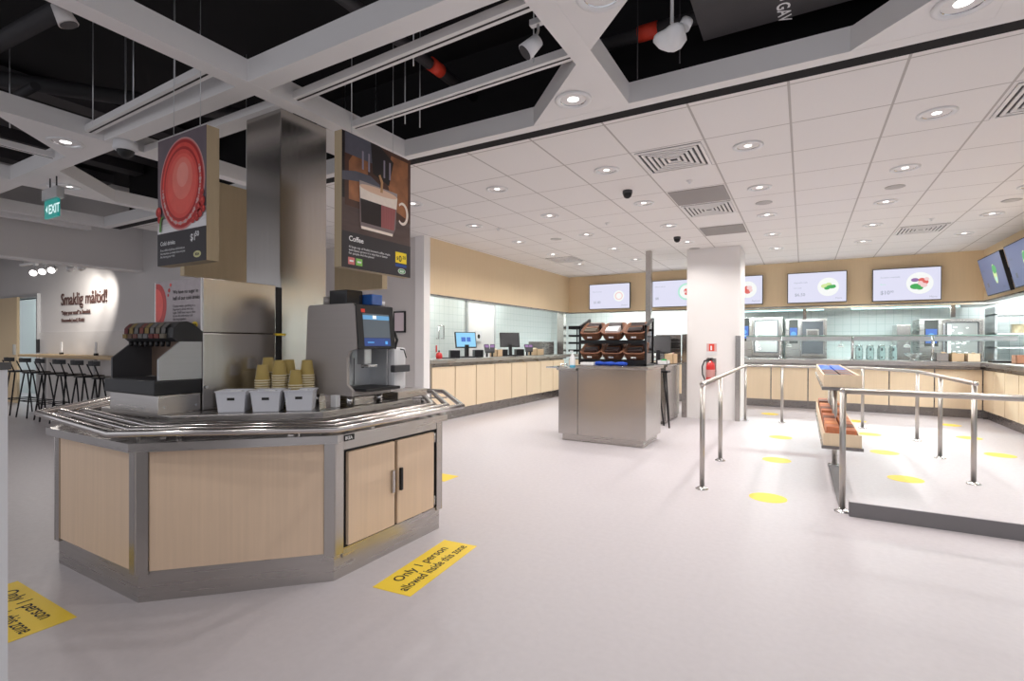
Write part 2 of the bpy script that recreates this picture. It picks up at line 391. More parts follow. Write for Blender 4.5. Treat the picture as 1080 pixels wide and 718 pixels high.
pipe([(-4.4, .3, 3.25), (-2.95, 1.65, 3.25)], .04, pipe_g, 'ceiling_pipe', 'dark pipe left of the beam crossing', 'pipe')
pipe([(-2.7, .4, 3.2), (-1.0, 1.7, 3.2)], .06, pipe_g, 'ceiling_pipe', 'dark pipe right of the beam crossing at the top of the view', 'pipe')
pipe([(-2.7, 1.4, 3.05), (-1.0, 0.9, 3.05)], .025, pipe_g, 'ceiling_pipe', 'thin dark conduit crossing above the wide beam', 'pipe')
for i, (x, lab) in enumerate(((-8.3, 'outermost'), (-7.5, 'second'), (-6.9, 'third'), (-5.9, 'fourth'))):
    tag(M().box(x, -.5, 3.34, x + .22, 3.3, 3.45, pipe_g).build('cable_tray'), 'charcoal cable tray in the left void, %s from the left' % lab, 'cable tray')
q = M().box(-.50, 2.50, 2.92, 1.0, 3.05, 3.26, pipe_g); q.box(-.35, 2.0, 3.0, .30, 2.50, 3.22, pipe_g)
duct = tag(q.build('air_duct'), 'charcoal air duct with white letters on its underside', 'duct')
d_fr = (V((-.095, 2.955, 2.92)), V((0.04, 1, 0)).normalized(), V((1, -.04, 0)).normalized(), V((0, 0, -1)))
M().text(d_fr, 'GAV', -.055, -.03, .085, w_ink_glare, 2, bold=.02).build('duct_lettering', duct)
M().rect(d_fr, -.12, -.012, -.075, .012, w_ink_glare, 2).art(d_fr, [(-.12, -.04), (-.12, .04), (-.16, 0)], w_ink_glare, 2).build('duct_arrow', duct)
for (x, y) in ((-2.70, .9), (-2.6, 1.0), (-1.9, 2.2), (-2.45, 2.75), (-2.40, 2.85), (-.85, 2.95), (-1.3, 2.5), (-3.8, 1.66), (-4.4, 1.67), (-3.3, 1.66), (-5.0, 1.4), (-.60, 2.9)):
    tag(M().cyl((x, y, ZG + .05), (x, y, ZV), .004, pipe_g if (x + y) > 1.2 else alu, seg=6).build('hanger_wire'), 'thin metal rod holding up the open ceiling in the black void', 'rod', 'thin rods in the black ceiling void')
tag(M().tube([(-4.95, 1.02, ZG + .1), (-5.35, .85, ZG + .35), (-5.6, .72, ZG + .6)], .006, plast_w, 8).build('white_cable'), 'slack white cable running up into the void at the left edge', 'cable')

# ------------------------------------------------------------------ downlights
def make_downlight():
    t = thing('downlight', 'x', 'ceiling light')
    M().lathe([(.112, 0), (.112, -.007), (.098, -.010), (.080, -.004), (.080, 0)], plast_w, seg=28, cap=False).build('trim_ring', t)
    M().lathe([(.080, -.003), (.070, .018), (.055, .022)], chrome, seg=28, cap=False).build('reflector', t)
    q = M().lathe([(.066, .010), (.060, .003), (.010, .000)], lamp_on, seg=20)
    q.build('lamp_lens', t)
    return t
dl = make_downlight(); KID[dl] = kids(dl); first = [True]
def place_downlight(x, y, z, label, group, power, ang=150):
    global dl
    if first[0]: o = dl; o.location = (x, y, z); o['label'] = label; o['group'] = group; first[0] = False
    else: o = copy_tree(dl, (x, y, z), 0, label, group)
    spot('downlight_beam', (x, y, z - .02), power, ang)
    return o
LX = [-3.79, -2.69, -1.54, -.385, .77, 1.93]; LYY = [4.39, 5.61, 6.83, 8.05, 9.27]
colname = ['leftmost', 'second from left', 'third from left', 'third from right', 'second from right', 'rightmost']
rowname = ['row nearest the black band', 'second row from the black band', 'middle row', 'second row from the far wall', 'row nearest the far wall']
for j, y in enumerate(LYY):
    for i, x in enumerate(LX):
        place_downlight(x, y, ZC - .001, 'recessed downlight, %s in the %s' % (colname[i], rowname[j]), 'downlights in the tile ceiling', SPOT_W)
for x, y, l, p in ((-1.235, 2.905, 'round recessed downlight in the white corner panel in front of the black band', 1),
                (0.60, 2.92, 'large near downlight in the white panel at the top right of the view', 1),
                (-.76, 2.09, 'downlight cut off by the top edge, left of the hanging sensor', 1),
                (-4.82, 1.66, 'downlight in the white corner panel left of the camera dome', .6),
                (-6.17, 2.14, 'downlight in the white corner panel right of the exit sign', .6),
                (-6.67, 1.66, 'downlight in the white corner panel at the far left edge', .6)):
    place_downlight(x, y, ZG, l, 'downlights in the open beam ceiling', GRID_W * p)
for x, y in ((-1.2, .2), (-2.9, -.6), (-.9, -1.2), (1.6, 1.5), (3, 3.0)):  # unseen downlights out of view, added as beams only, without fixtures
    spot('downlight_beam', (x, y, ZG - .02), GRID_W)

# ------------------------------------------------------------------ ceiling vents and small fittings
XL = lambda i: -.085 + .578 * i
YL = lambda j: 4.09 + .61 * j
def vent(i, j, label, flip=False):
    x0, x1, y0, y1 = XL(i) + .03, XL(i + 1) - .03, YL(j) + .03, YL(j + 1) - .03
    t = thing('ceiling_vent', label, 'vent', ((x0 + x1) / 2, (y0 + y1) / 2, ZC), 'square louvred air vents')
    M().box(x0, y0, ZC - .004, x1, y1, ZC - .001, pipe_g).build('backing', t)
    cx, cy = (x0 + x1) / 2, (y0 + y1) / 2; hx, hy = (x1 - x0) / 2, (y1 - y0) / 2
    for k in range(6):
        a = 1 - k * .16; b = a - .085; q = M()
        if b < 0.05: b = 0.0
        for (sx0, sy0, sx1, sy1) in ((-a, -a, a, -b), (-a, b, a, a), (-a, -b, -b, b), (b, -b, a, b)):
            if sx1 > sx0 and sy1 > sy0: q.box(cx + sx0 * hx, cy + sy0 * hy, ZC - .012, cx + sx1 * hx, cy + sy1 * hy, ZC - .004, white)
        q.build('louvre', t)
vent(-2, 0, 'largest square louvred vent, in the tile ceiling left of centre')
vent(-2, 3, 'square louvred vent directly behind the grey blank panel')
vent(2, 0, 'square louvred vent cut by the right edge of the view')
vent(2, 7, 'dark louvred vent near the far wall above the rightmost menu screen')
vent(-7, 7, 'louvred vent near the left tan wall')
for i, j, l in ((-2, 2, 'grey blank return air panel in front of the middle vent'), (-2, 5, 'smaller grey blank return air panel above the white pillar')):
    tag(M().box(XL(i) + .02, YL(j) + .03, ZC - .006, XL(i + 1) - .02, YL(j + 1) - .03, ZC - .001, mat('grey_perforated', (.33, .31, .30), .7)).build('return_air_panel'), l, 'vent')
for (x, y, l) in ((-1.56, 5.08, 'black dome camera left of the grey blank panel'), (-1.60, 7.62, 'black dome camera on the ceiling in front of the white pillar')):
    t = thing('dome_camera', l, 'camera', (x, y, ZC))
    M().cyl((x, y, ZC - .03), (x, y, ZC), .05, dgrey, seg=20).build('base', t)
    M().ball((x, y, ZC - .035), .045, black).build('dome', t)
for (x, y, l) in ((.775, 6.23, 'second row'), (-1.54, 8.65, 'near the white pillar'), (1.93, 7.4, 'at the right'), (-.385, 6.23, 'in the middle'), (-3.2, 6.9, 'near the left wall')):
    tag(M().lathe([(.085, 0), (.085, -.003), (.07, -.005), (.0, -.005)], mat('speaker_grille', (.52, .50, .49), .8), (x, y, ZC - .001)).build('ceiling_speaker'), 'flat round ceiling speaker, ' + l + ' of the tile ceiling', 'speaker')
for (x, y, l) in ((1.36, 8.0, 'right of the far louvred vent'), (-2.2, 6.3, 'left of the front camera'), (-.95, 5.05, 'beside the grey blank panel'), (-3.6, 5.9, 'near the coffee sign')):
    t = tag(M().lathe([(.03, 0), (.03, -.006), (.012, -.012), (.012, -.03), (.0, -.03)], plast_w, (x, y, ZC - .001), 12).build('sprinkler'), 'small white sprinkler head in the tile ceiling, ' + l, 'sprinkler')
# dome camera hanging at the left
t = thing('dome_camera', 'white dome camera hanging at the left beam crossing', 'camera', (-4.42, 1.88, 2.60))
M().lathe([(.075, .10), (.080, .05), (.070, .035), (.02, .035)], plast_w, (-4.42, 1.88, 2.60), 24).build('housing', t)
M().ball((-4.42, 1.88, 2.64), .058, black).build('dome', t)
M().cyl((-4.42, 1.88, 2.70), (-4.42, 1.88, ZV), .006, alu, seg=8).build('rod', t)
# white sensor on a rod
t = thing('hanging_sensor', 'white three-sided sensor unit on a rod above the centre of the room', 'sensor', (-.53, 2.39, 2.58))
c = V((-.53, 2.39, 2.60)); q = M()
rg = []
for R, z in ((.012, .06), (.025, .045), (.066, .024), (.070, .006), (.048, -.03), (.016, -.055)):
    ring = []
    for k in range(24):
        a = 2 * PI * k / 24; rr = R * (1 + .22 * math.cos(3 * (a - 1.1))); ring.append(c + V((rr * math.cos(a), rr * math.sin(a), z)))
    rg.append(ring)
q.rings(rg, plast_w).build('housing', t)
M().cyl(c + V((0, 0, .07)), c + V((0, 0, .9)), .008, alu, seg=8).build('rod', t)
M().cyl(c + V((.045, .03, .05)), c + V((.06, .04, .085)), .028, plast_w, seg=16).build('lamp_head', t)
# track spotlights
def spotlight(loc, aim, label, s=1.0, m=plast_w, lit=False, name='track_spotlight'):
    loc, aim = V(loc), V(aim); d = (aim - loc).normalized()
    t = thing(name, label, 'spotlight', loc)
    q = M().cyl(loc, loc + d * .11 * s, .038 * s, m, .052 * s, 20); q.build('lamp_body', t)
    M().cyl(loc + d * .1101 * s, loc + d * .114 * s, .045 * s, lamp_on if lit else dgrey, seg=20).build('lens', t)
    M().tube([loc + d * .04 * s, loc + V((0, 0, .055 * s)), loc + V((0, 0, .10 * s))], .008 * s, alu, 8).build('bracket', t)
    M().box(loc.x - .05 * s, loc.y - .018 * s, loc.z + .09 * s, loc.x + .05 * s, loc.y + .018 * s, loc.z + .125 * s, m).build('adapter', t)
    return loc + d * .13 * s
spotlight((-1.16, 2.28, 2.72), (-1.42, 2.10, 2.40), 'white spotlight hanging from the track right of the coffee sign', .85)
spotlight((-3.04, 1.02, 2.78), (-2.98, 1.16, 2.45), 'pale spotlight at the top left beside the first beam', .8, grey_wall)
M().tube([(-3.04, 1.02, 2.80), (-2.99, 1.05, 2.81), (-2.897, 1.08, 2.80)], .007, alu, 8).build('arm', bpy.data.objects['track_spotlight.001'])
for x, y in ((-10.2, 1.2), (-12.0, 2.6), (-14.0, 1.5)):  # added fill lamps without fittings, lifting the dim dining wall
    spot('dining_fill_light', (x, y, ZG - .02), 30)
for i, (x, lab) in enumerate(((-10.69, 'leftmost'), (-10.33, 'second'), (-9.97, 'third'), (-9.44, 'fourth'), (-9.10, 'rightmost'))):
    y = 3.3; z = 2.33
    tgt = (-7.5, 1.2, .9) if i < 3 else (-11.0 + .75 * (i - 3), 3.94, 1.80)
    e = spotlight((x, y, z), tgt, 'dining area wall spotlight on the track, %s of five' % lab, 1.0, plast_w, i < 3)
    spot('wall_wash_beam', tuple(e), 14 if i < 3 else 120, 70, 1.0, (1, .95, .88), .03, target=tgt)
trk = tag(M().box(-11.3, 3.28, 2.4545, -9.0, 3.32, 2.49, white).build('lighting_track'), 'white lighting track with spotlights in front of the lettered wall', 'track')
for x in (-11.2, -10.15, -9.1): M().cyl((x, 3.30, 2.489), (x, 3.30, ZV), .006, alu, seg=8).build('suspension_rod', trk)
# exit sign
t = thing('exit_sign', 'green illuminated exit sign hanging on two rods at the left', 'sign', (-5.95, 1.96, 2.33))
M().box(-6.12, 1.93, 2.50, -5.80, 1.99, 2.60, alu, .006).build('housing', t)
pn = M().box(-6.10, 1.945, 2.335, -5.82, 1.965, 2.495, e_teal)
F = fr((-6.10, 1.945, 2.335), (1, 0, 0), (0, 0, 1))
pn.text(F, 'EXIT', .095, .035, .115, e_exit, 2, bold=.02).art(F, [(.03, .08), (.07, .115), (.07, .045)], e_exit, 2).build('exit_panel', t)
for x in (-6.02, -5.88): M().cyl((x, 1.96, 2.60), (x, 1.96, 2.95), .006, black_m, seg=8).build('rod', t)
tag(M().box(-6.40, 1.98, 2.70, -6.12, 2.16, 2.79, plast_w, .01).lathe([(.06, 0), (.05, -.02), (0, -.02)], plast_w, (-6.26, 2.07, 2.70)).build('ceiling_junction_box'), 'white square fitting with a round lamp behind the exit sign', 'ceiling light')

# ================================================================== DRINKS ISLAND
CX, CY = -3.08, 2.21
def octo(a, off=(0, 0)):
    h = a * math.tan(PI / 8); x, y = CX, CY
    return [(x - h, y - a), (x + h, y - a), (x + a, y - h), (x + a, y + h), (x + h, y + a), (x - h, y + a), (x - a, y + h), (x - a, y - h)]
isl = thing('drinks_island', 'octagonal self-service drinks island with birch panels and steel edging', 'counter', (CX, CY, 0))
M().prism(octo(1.03), 0, .14, steel_h).prism(octo(1.0), .14, .70, steel_dk).build('kick_plate', isl)
O = octo(1.035)
for k in range(8):
    a, b = V((*O[k], 0)), V((*O[(k + 1) % 8], 0)); d = (b - a).normalized(); n = V((d.y, -d.x, 0)); L = (b - a).length
    mt = Matrix((( d.x, n.x, 0, a.x), (d.y, n.y, 0, a.y), (0, 0, 1, 0), (0, 0, 0, 1)))
    # corner strips
    M().box(-.008, -.03, .13, .048, .012, .705, steel, mtx=mt).build('corner_strip', isl)
    M().box(L - .048, -.03, .13, L + .008, .0121, .705, steel, mtx=mt).build('corner_strip', isl)
    if k != 2:
        M().box(.050, -.03, .145, L - .050, .006, .700, birch, mtx=mt).build('side_panel', isl)
    else:
        M().box(.05, -.034, .145, L - .05, -.004, .70, black, mtx=mt).box(.05, -.03, .655, L - .05, .010, .70, steel_h, mtx=mt).box(.05, -.03, .10, L - .05, .004, .15, steel_h, mtx=mt).build('door_frame', isl)
        for s, (y0, y1, z0, z1) in enumerate(((.075, L / 2 - .012, .16, .64), (L / 2 + .012, L - .085, .16, .64))):
            dr = M().box(y0, -.003, z0, y1, .018, z1, birch, .002, mtx=mt).build('door', isl)
            yy = y1 - .022 if s == 0 else y0 + .022
            M().box(yy - .010, .018, .35, yy + .010, .034, .48, steel if s == 0 else black_m, .004, mtx=mt).build('handle', dr)
        for zz in (.20, .60): M().cyl(mt @ V((L - .066, .006, zz - .03)), mt @ V((L - .066, .006, zz + .03)), .008, steel, seg=10).build('hinge', isl)
        Fk = (mt @ V((0.0, .047, .707)), d, V((0, 0, 1)), n)
        M().box(.02, .040, .707, .085, .049, .737, ink, mtx=mt).text((mt @ V((0, .049, .707)), d, V((0, 0, 1)), n), 'IKEA', .024, .007, .023, w_ink_glare, 1, bold=.03).build('name_plate', isl)
wt = M().prism(octo(1.08), .702, .742, steel_h, m_top=steel_top); wt.build('worktop', isl)
M().prism(octo(.80), .742, .80, steel_dk).build('riser', isl)
M().prism(octo(.865), .80, .835, steel_h, .003, m_top=steel_top).build('upper_deck', isl)
TR = [(-3.74, 1.165), (-2.63, 1.06), (-1.88, 1.66), (-1.90, 2.68), (-2.60, 3.40), (-3.62, 3.43), (-4.32, 2.72), (-4.32, 1.745)]
def inset(poly, d):
    out = []
    for i in range(len(poly)):
        p0, p1, p2 = V(poly[i - 1]), V(poly[i]), V(poly[(i + 1) % len(poly)])
        e1, e2 = (p1 - p0).normalized(), (p2 - p1).normalized(); n1, n2 = V((-e1.y, e1.x)), V((-e2.y, e2.x))
        out.append(tuple(p1 + (n1 + n2) * (d / (1 + n1.dot(n2)))))
    return out
for nm, a_ in enumerate((0, .092, .184)):
    M().tube([(x, y, .80) for x, y in inset(TR, a_)], .0175, tube_m, 14, closed=True).build('tray_rail', isl)
for k in range(8):
    a, b = V((*TR[k], 0)), V((*TR[(k + 1) % 8], 0)); c0 = V((CX, CY, 0))
    for fr_ in (.22, .78):
        p = a.lerp(b, fr_); mid = (a + b) / 2; inn = (c0 - mid).normalized()
        q = M().box(-.012, 0, .770, .012, .30, .778, steel, mtx=Matrix.Translation((p.x, p.y, 0)) @ Matrix.Rotation(math.atan2(inn.y, inn.x) - PI / 2, 4, 'Z'))
        c1 = p + inn * .19; q.cyl((c1.x, c1.y, .742), (c1.x, c1.y, .776), .012, chrome, seg=12); q.build('rail_bracket', isl)
# steel column
col = M().box(-3.26, 2.09, .835, -2.90, 2.45, ZG - .002, steel, .006)
tag(col.build('steel_column'), 'tall square brushed steel column rising from the drinks island to the beams', 'column')
# riser cabinet
cab = M().box(-3.30, 1.55, .835, -2.80, 1.985, 1.252, steel, .004).box(-3.30, 1.55, 1.256, -2.80, 1.985, 1.55, steel, .004).box(-3.29, 1.985, .835, -2.83, 2.05, 1.545, black)
cabo = tag(cab.build('steel_cabinet'), 'boxy brushed steel cabinet behind the soft drink dispenser', 'cabinet')
M().box(-2.86, 1.99, 1.245, -2.795, 2.052, 1.258, yellow).build('yellow_tag', cabo)
for (y, z) in ((1.565, .96),): M().cyl((-2.80, y, z), (-2.785, y, z), .008, chrome, seg=12).build('lock', cabo)
# poster on the cabinet
q = M().box(-3.26, 1.540, 1.262, -2.802, 1.5495, 1.548, plast_w)
F = fr((-3.26, 1.540, 1.262), (1, 0, 0), (0, 0, 1))
lav = mat('poster_lavender_grey', (.42, .37, .38), .5, var=.2, scale=(14, 14, 14)); p_red = mat('poster_red', (.50, .035, .03), .4, var=.25, scale=(30, 30, 30)); p_red2 = mat('poster_bright_red', (.78, .09, .07), .4, var=.15, scale=(25, 25, 25))
p_dred = mat('poster_dark_red', (.46, .03, .03), .4); p_pale = mat('poster_pale_rose', (.70, .42, .40), .5); p_green = mat('poster_leaf_green', (.12, .30, .07), .5)
q.rect(F, 0, 0, .458, .286, lav, 1)
q.art(F, [(0, .03)] + [(.02 + .075 * math.cos(a) * 1.3, .15 + .125 * math.sin(a)) for a in [(-PI / 2) + PI * k / 16 for k in range(17)]] + [(0, .275)], p_red, 2)
q.art(F, [(0, .06)] + [(.01 + .055 * math.cos(a) * 1.3, .15 + .095 * math.sin(a)) for a in [(-PI / 2) + PI * k / 16 for k in range(17)]] + [(0, .245)], p_red2, 3)
q.disc(F, .145, .232, .012, p_red, 3).disc(F, .16, .262, .010, p_red2, 3).disc(F, .135, .205, .009, p_red, 3)
q.text(F, 'We have no sugar in', .185, .210, .030, ink, 3, bold=.01).text(F, 'half of our cold drinks', .185, .175, .030, ink, 3, bold=.01)
for k in range(5): q.text(F, ['Choose water, sparkling or a', 'lingonberry drink with less', 'sugar. Refill your cup as often', 'as you like and enjoy it all', 'day long together.'][k], .185, .135 - .018 * k, .019, e_dark if False else ink, 3)
q.disc(F, .405, .035, .030, yellow, 3, ry=.017).text(F, 'IKEA', .405, .029, .017, ink, 4, 'CENTER', bold=.03)
tag(q.build('cabinet_poster'), 'small poster about cold drinks with a red glass on the steel cabinet', 'poster')

# soft drink dispenser
ds = thing('soft_drink_dispenser', 'black soft drink dispenser with eight flavour labels on a steel stand', 'drinks machine', (-3.06, 1.44, .835))
M().box(-3.31, 1.335, .835, -2.81, 1.545, .93, steel_h, .003).build('stand', ds)
for y, z in ((1.345, .87), (1.50, .87)): M().cyl((-2.81, y + .02, z), (-2.805, y + .02, z), .006, chrome, seg=8).build('screw', ds)
q = M().box(-3.33, 1.315, .932, -2.80, 1.545, 1.005, black_m, .006); q.build('drip_tray', ds)
q = M()
for k in range(16): q.box(-3.30 + .031 * k, 1.325, 1.005, -3.285 + .031 * k, 1.50, 1.008, dgrey)
q.build('drip_grille', ds)
prof = [(1.335, 1.008), (1.335, 1.115), (1.435, 1.205), (1.545, 1.205), (1.545, 1.008)]
for x0, x1, mm in ((-3.30, -3.285, dgrey), (-2.815, -2.80, mat('cheek_metal', (.42, .43, .43), .4, .5, var=.05, scale=(3, 3, 60)))):
    rot = Matrix(((0, 0, 1, 0), (1, 0, 0, 0), (0, 1, 0, 0), (0, 0, 0, 1)))
    M().prism(prof, x0, x1, mm, mtx=rot).build('side_cheek', ds)
M().box(-3.285, 1.53, 1.008, -2.815, 1.545, 1.205, mat('splash_steel_reflection', (.30, .21, .16), .38, .5, var=.35, scale=(5, 5, 2))).build('splash_back', ds)  # brown tint stands in for the warm reflection in the steel
hp = [(1.42, 1.205), (1.40, 1.225), (1.405, 1.275), (1.43, 1.305), (1.47, 1.312), (1.50, 1.30), (1.548, 1.262), (1.548, 1.205)]
rot = Matrix(((0, 0, 1, 0), (1, 0, 0, 0), (0, 1, 0, 0), (0, 0, 0, 1)))
M().prism(hp, -3.31, -2.80, black, mtx=rot).build('dispenser_head', ds)
cols8 = [mat('label_maroon', (.12, .03, .03), .85), mat('label_gold', (.20, .14, .05), .85), mat('label_silver', (.12, .115, .11), .85), mat('label_wine', (.16, .05, .04), .85), mat('label_brown', (.10, .06, .04), .85), mat('label_grey', (.14, .135, .135), .85), mat('label_beige', (.15, .13, .10), .85), mat('label_rose', (.13, .06, .05), .85)]
order = [0, 1, 2, 3, 1, 5, 6, 2]
for k in range(8):
    x0 = -3.300 + .056 * k; q = M()
    q.box(x0 + .004, 1.388, 1.222, x0 + .046, 1.402, 1.245, cols8[(k * 3 + 1) % 8])
    fq = fr((x0 + .004, 1.4035, 1.25), (1, 0, 0), (0, .62, 1))
    q.art((V((x0 + .004, 1.396, 1.248)), V((1, 0, 0)), V((0, .05, 1)), V((0, -1, 0))), [(0, 0), (.042, 0), (.042, .03), (0, .03)], cols8[order[k]], 1)
    q.art((V((x0 + .004, 1.3985, 1.279)), V((1, 0, 0)), V((0, .70, .72)), V((0, -.7, .7))), [(0, 0), (.042, 0), (.042, .034), (0, .034)], cols8[order[k]], 1)
    q.cyl((x0 + .025, 1.42, 1.205), (x0 + .025, 1.42, 1.178), .012, black, .009, 10)
    q.build('valve', ds)

# condiment bins on the deck along the near right chamfer
def make_bin():
    t = thing('condiment_bin', 'x', 'container')
    q = M(); W, D, H = .072, .075, .105
    def ringr(s, z, wall=0): return [V((x * (W * s - wall), y * (D * s - wall), z)) for x, y in ((-1, -1), (1, -1), (1, 1), (-1, 1))]
    q.rings([ringr(.86, 0), ringr(1.0, H), ringr(1.06, H), ringr(1.06, H + .006), ringr(1.0, H + .006, .004), ringr(.86, .01, .004)], bin_m, True, False)
    q.build('bin_body', t)
    M().box(-.018, -.0722, .062, .018, -.069, .076, ink).build('handle_slot', t)
    q = M()
    for k in range(26):
        x, y = random.uniform(-.05, .05), random.uniform(-.055, .055)
        mt = Matrix.Translation((x, y, .075 + random.uniform(0, .03))) @ Matrix.Rotation(random.uniform(0, PI), 4, 'Z') @ Matrix.Rotation(random.uniform(-.5, .5), 4, 'X')
        q.box(-.025, -.010, -.001, .025, .010, .001, random.choice([plast_w, alu, plast_w, cols8[6]]), mtx=mt)
    tag(q.build('sachets', t), kind='stuff')
    return t
pts = [(-2.60, 1.585), (-2.465, 1.69), (-2.355, 1.81)]
bl = ['pale plastic bin of sachets nearest the steel cabinet', 'middle pale plastic bin of sachets in front of the cup stacks', 'pale plastic bin of sachets nearest the coffee machine']
b0 = make_bin(); KID[b0] = kids(b0)
ang = math.radians(42); nin = V((-math.sin(ang), math.cos(ang), 0))
for i, (x, y) in enumerate(pts):
    o = b0 if i == 0 else copy_tree(b0)
    p = V((x, y, 0)) + nin * .065
    o.location = (p.x, p.y, .836); o.rotation_euler = (0, 0, ang); o['label'] = bl[i]; o['group'] = 'pale sachet bins on the island'
# cups, nested upside down
cream = mat('cup_cream', (.72, .64, .46), .55); cupt = mat('cup_olive_tan', (.42, .31, .10), .55, var=.1)
def make_cup(full):
    t = M(); t.lathe([(.040, 0), (.0415, .002), (.0415, .006), (.0385, .007), (.0275, .088), (.026, .090), (.024, .086), (.001, .085)], cupt, seg=22)
    t.lathe([(.0385, -.0005), (.0422, .0015), (.0422, .007), (.0388, .0078)], cream, seg=22, cap=False)
    if full:
        t.rings([[V((R * math.cos(a), R * math.sin(a), z)) for a in [1.9 + k * .18 for k in range(12)]] for R, z in ((.0372, .02), (.0282, .086))], plast_w, False)
    return t.build('paper_cup')
cupA = make_cup(True)
stacks = [(277, 2.88, 1.071, 'front left'), (312, 2.89, 1.05, 'front right'), (283, 2.975, 1.111, 'back left'), (295, 2.90, 1.108, 'middle'), (305, 2.99, 1.105, 'back middle'), (324, 2.94, 1.10, 'back right')]
fz, rz_ = V((-math.sin(YAW), math.cos(YAW), 0)), V((math.cos(YAW), math.sin(YAW), 0))
usedc = False
for px_, dep, zt, nm in stacks:
    p = fz * dep + rz_ * ((px_ - 540) / FPX * dep)
    n = max(3, int(round((zt - .090 - .836) / .0135)))
    for k in range(n + 1):
        o = cupA if not usedc else cupA.copy()
        if usedc: C.objects.link(o)
        usedc = True
        o.location = (p.x, p.y, .836 + .0135 * k); o.rotation_euler = (0, 0, random.uniform(-.5, .5) if k == n else 0)
        o['label'] = ('topmost upturned tan paper cup of the %s stack' % nm) if k == n else ('tan paper cup nested below the top cup of the %s stack' % nm)
        o['category'] = 'paper cup'; o['group'] = 'paper cups in the %s stack' % nm

# coffee machine
cm = thing('coffee_machine', 'taupe metal coffee machine with a touch screen on the drinks island', 'coffee machine', (-2.38, 2.2, .835))
rotx = Matrix(((1, 0, 0, 0), (0, 0, 1, 0), (0, 1, 0, 0), (0, 0, 0, 1)))   # profile in X,Z swept along Y
sidep = [(-2.605, .90), (-2.575, 1.405), (-2.56, 1.425), (-2.20, 1.425), (-2.185, 1.41), (-2.165, 1.17), (-2.225, 1.155), (-2.245, 1.12), (-2.245, .965), (-2.20, .93), (-2.20, .90)]
M().prism(sidep, 2.04, 2.06, taupe, mtx=rotx).build('side_panel', cm)
M().prism(sidep, 2.33, 2.345, taupe, mtx=rotx).build('side_panel', cm)
M().box(-2.595, 2.06, .90, -2.36, 2.33, 1.42, taupe).box(-2.36, 2.06, 1.165, -2.20, 2.33, 1.42, taupe).box(-2.36, 2.06, .90, -2.20, 2.33, .925, taupe).build('body', cm)
M().box(-2.36, 2.062, .926, -2.35, 2.322, 1.164, alu).box(-2.349, 2.19, .95, -2.347, 2.193, 1.11, dgrey).box(-2.36, 2.322, .926, -2.21, 2.3295, 1.164, alu).build('recess_panel', cm)
lean = [(-2.205, 1.425), (-2.180, 1.418), (-2.155, 1.17), (-2.19, 1.165)]
M().prism(lean, 2.045, 2.34, black, mtx=rotx).build('front_fascia', cm)
dn = V((.025, 0, -.248)).normalized(); upv = -dn; nn = V((0, 1, 0)).cross(upv); nn = nn if nn.x > 0 else -nn
Fs = (V((-2.1555, 2.045, 1.172)), V((0, 1, 0)), upv, nn)
q = M().rect(Fs, .045, .060, .255, .200, e_steel, 2).rect(Fs, .045, .012, .255, .058, e_navy, 2).rect(Fs, .045, .165, .255, .190, e_band, 3)
q.rect(Fs, .12, .17, .15, .19, e_white, 4).rect(Fs, .21, .022, .23, .040, e_sky, 3).rect(Fs, .07, .03, .12, .036, e_sky, 3)
q.build('touch_screen', cm)
M().rect(Fs, .035, .205, .065, .225, redp, 3).build('maker_badge', cm)
M().box(-2.30, 2.165, 1.075, -2.235, 2.225, 1.17, alu, .008).cyl((-2.265, 2.18, 1.075), (-2.265, 2.18, 1.055), .010, chrome, seg=12).cyl((-2.265, 2.21, 1.075), (-2.265, 2.21, 1.055), .010, chrome, seg=12).box(-2.25, 2.165, 1.06, -2.20, 2.235, 1.075, chrome, .004).build('spout', cm)
M().box(-2.345, 2.065, .926, -2.12, 2.345, .944, black, .004).build('drip_tray', cm)
q = M().box(-2.46, 2.347, .915, -2.17, 2.455, 1.175, plast_w, .02); q.build('milk_unit', cm)
M().box(-2.16, 2.30, 1.025, -2.125, 2.44, 1.068, dgrey, .006).box(-2.20, 2.345, 1.03, -2.16, 2.37, 1.06, dgrey).build('steam_handle', cm)
M().tube([(-2.18, 2.36, 1.165), (-2.17, 2.37, 1.22), (-2.19, 2.37, 1.27)], .008, black, 8).tube([(-2.18, 2.40, 1.165), (-2.15, 2.41, 1.16), (-2.14, 2.42, 1.11)], .004, black, 8).build('milk_hose', cm)
for x in (-2.54, -2.26):
    for y in (2.075, 2.31): M().cyl((x, y, .836), (x, y, .90), .017, chrome, .020, 16).build('foot', cm)
M().prism([(-2.43, 2.075), (-2.29, 2.075), (-2.27, 2.185), (-2.43, 2.185)], 1.426, 1.51, mat('smoked_hopper', (.01, .01, .012), .1), .006).build('bean_hopper', cm)
M().box(-2.38, 2.19, 1.426, -2.20, 2.275, 1.49, mat('blue_hopper', (.02, .10, .36), .15, coat=.5), .006).build('bean_hopper', cm)
M().cyl((-2.47, 2.10, 1.426), (-2.47, 2.10, 1.475), .026, taupe, seg=18).build('powder_chute', cm)
M().cyl((-2.25, 2.31, 1.426), (-2.25, 2.31, 1.455), .024, plast_w, .028, 16).build('cup_lid', cm)
tag(M().box(-2.42, 2.12, .836, -2.27, 2.28, .885, steel_h, .003).build('waste_drawer'), 'steel drawer box under the coffee machine between its feet', 'box')
tag(M().box(-2.33, 2.00, .836, -2.29, 2.035, .905, plast_w, .003).build('napkin_block'), 'small white block beside the front foot of the coffee machine', 'box')
tag(M().prism([(-2.55, 2.46), (-2.28, 2.50), (-2.30, 2.82), (-2.57, 2.80)], .836, .885, steel_h, .004).build('steel_pan'), 'flat steel pan on the deck behind the coffee machine', 'tray')

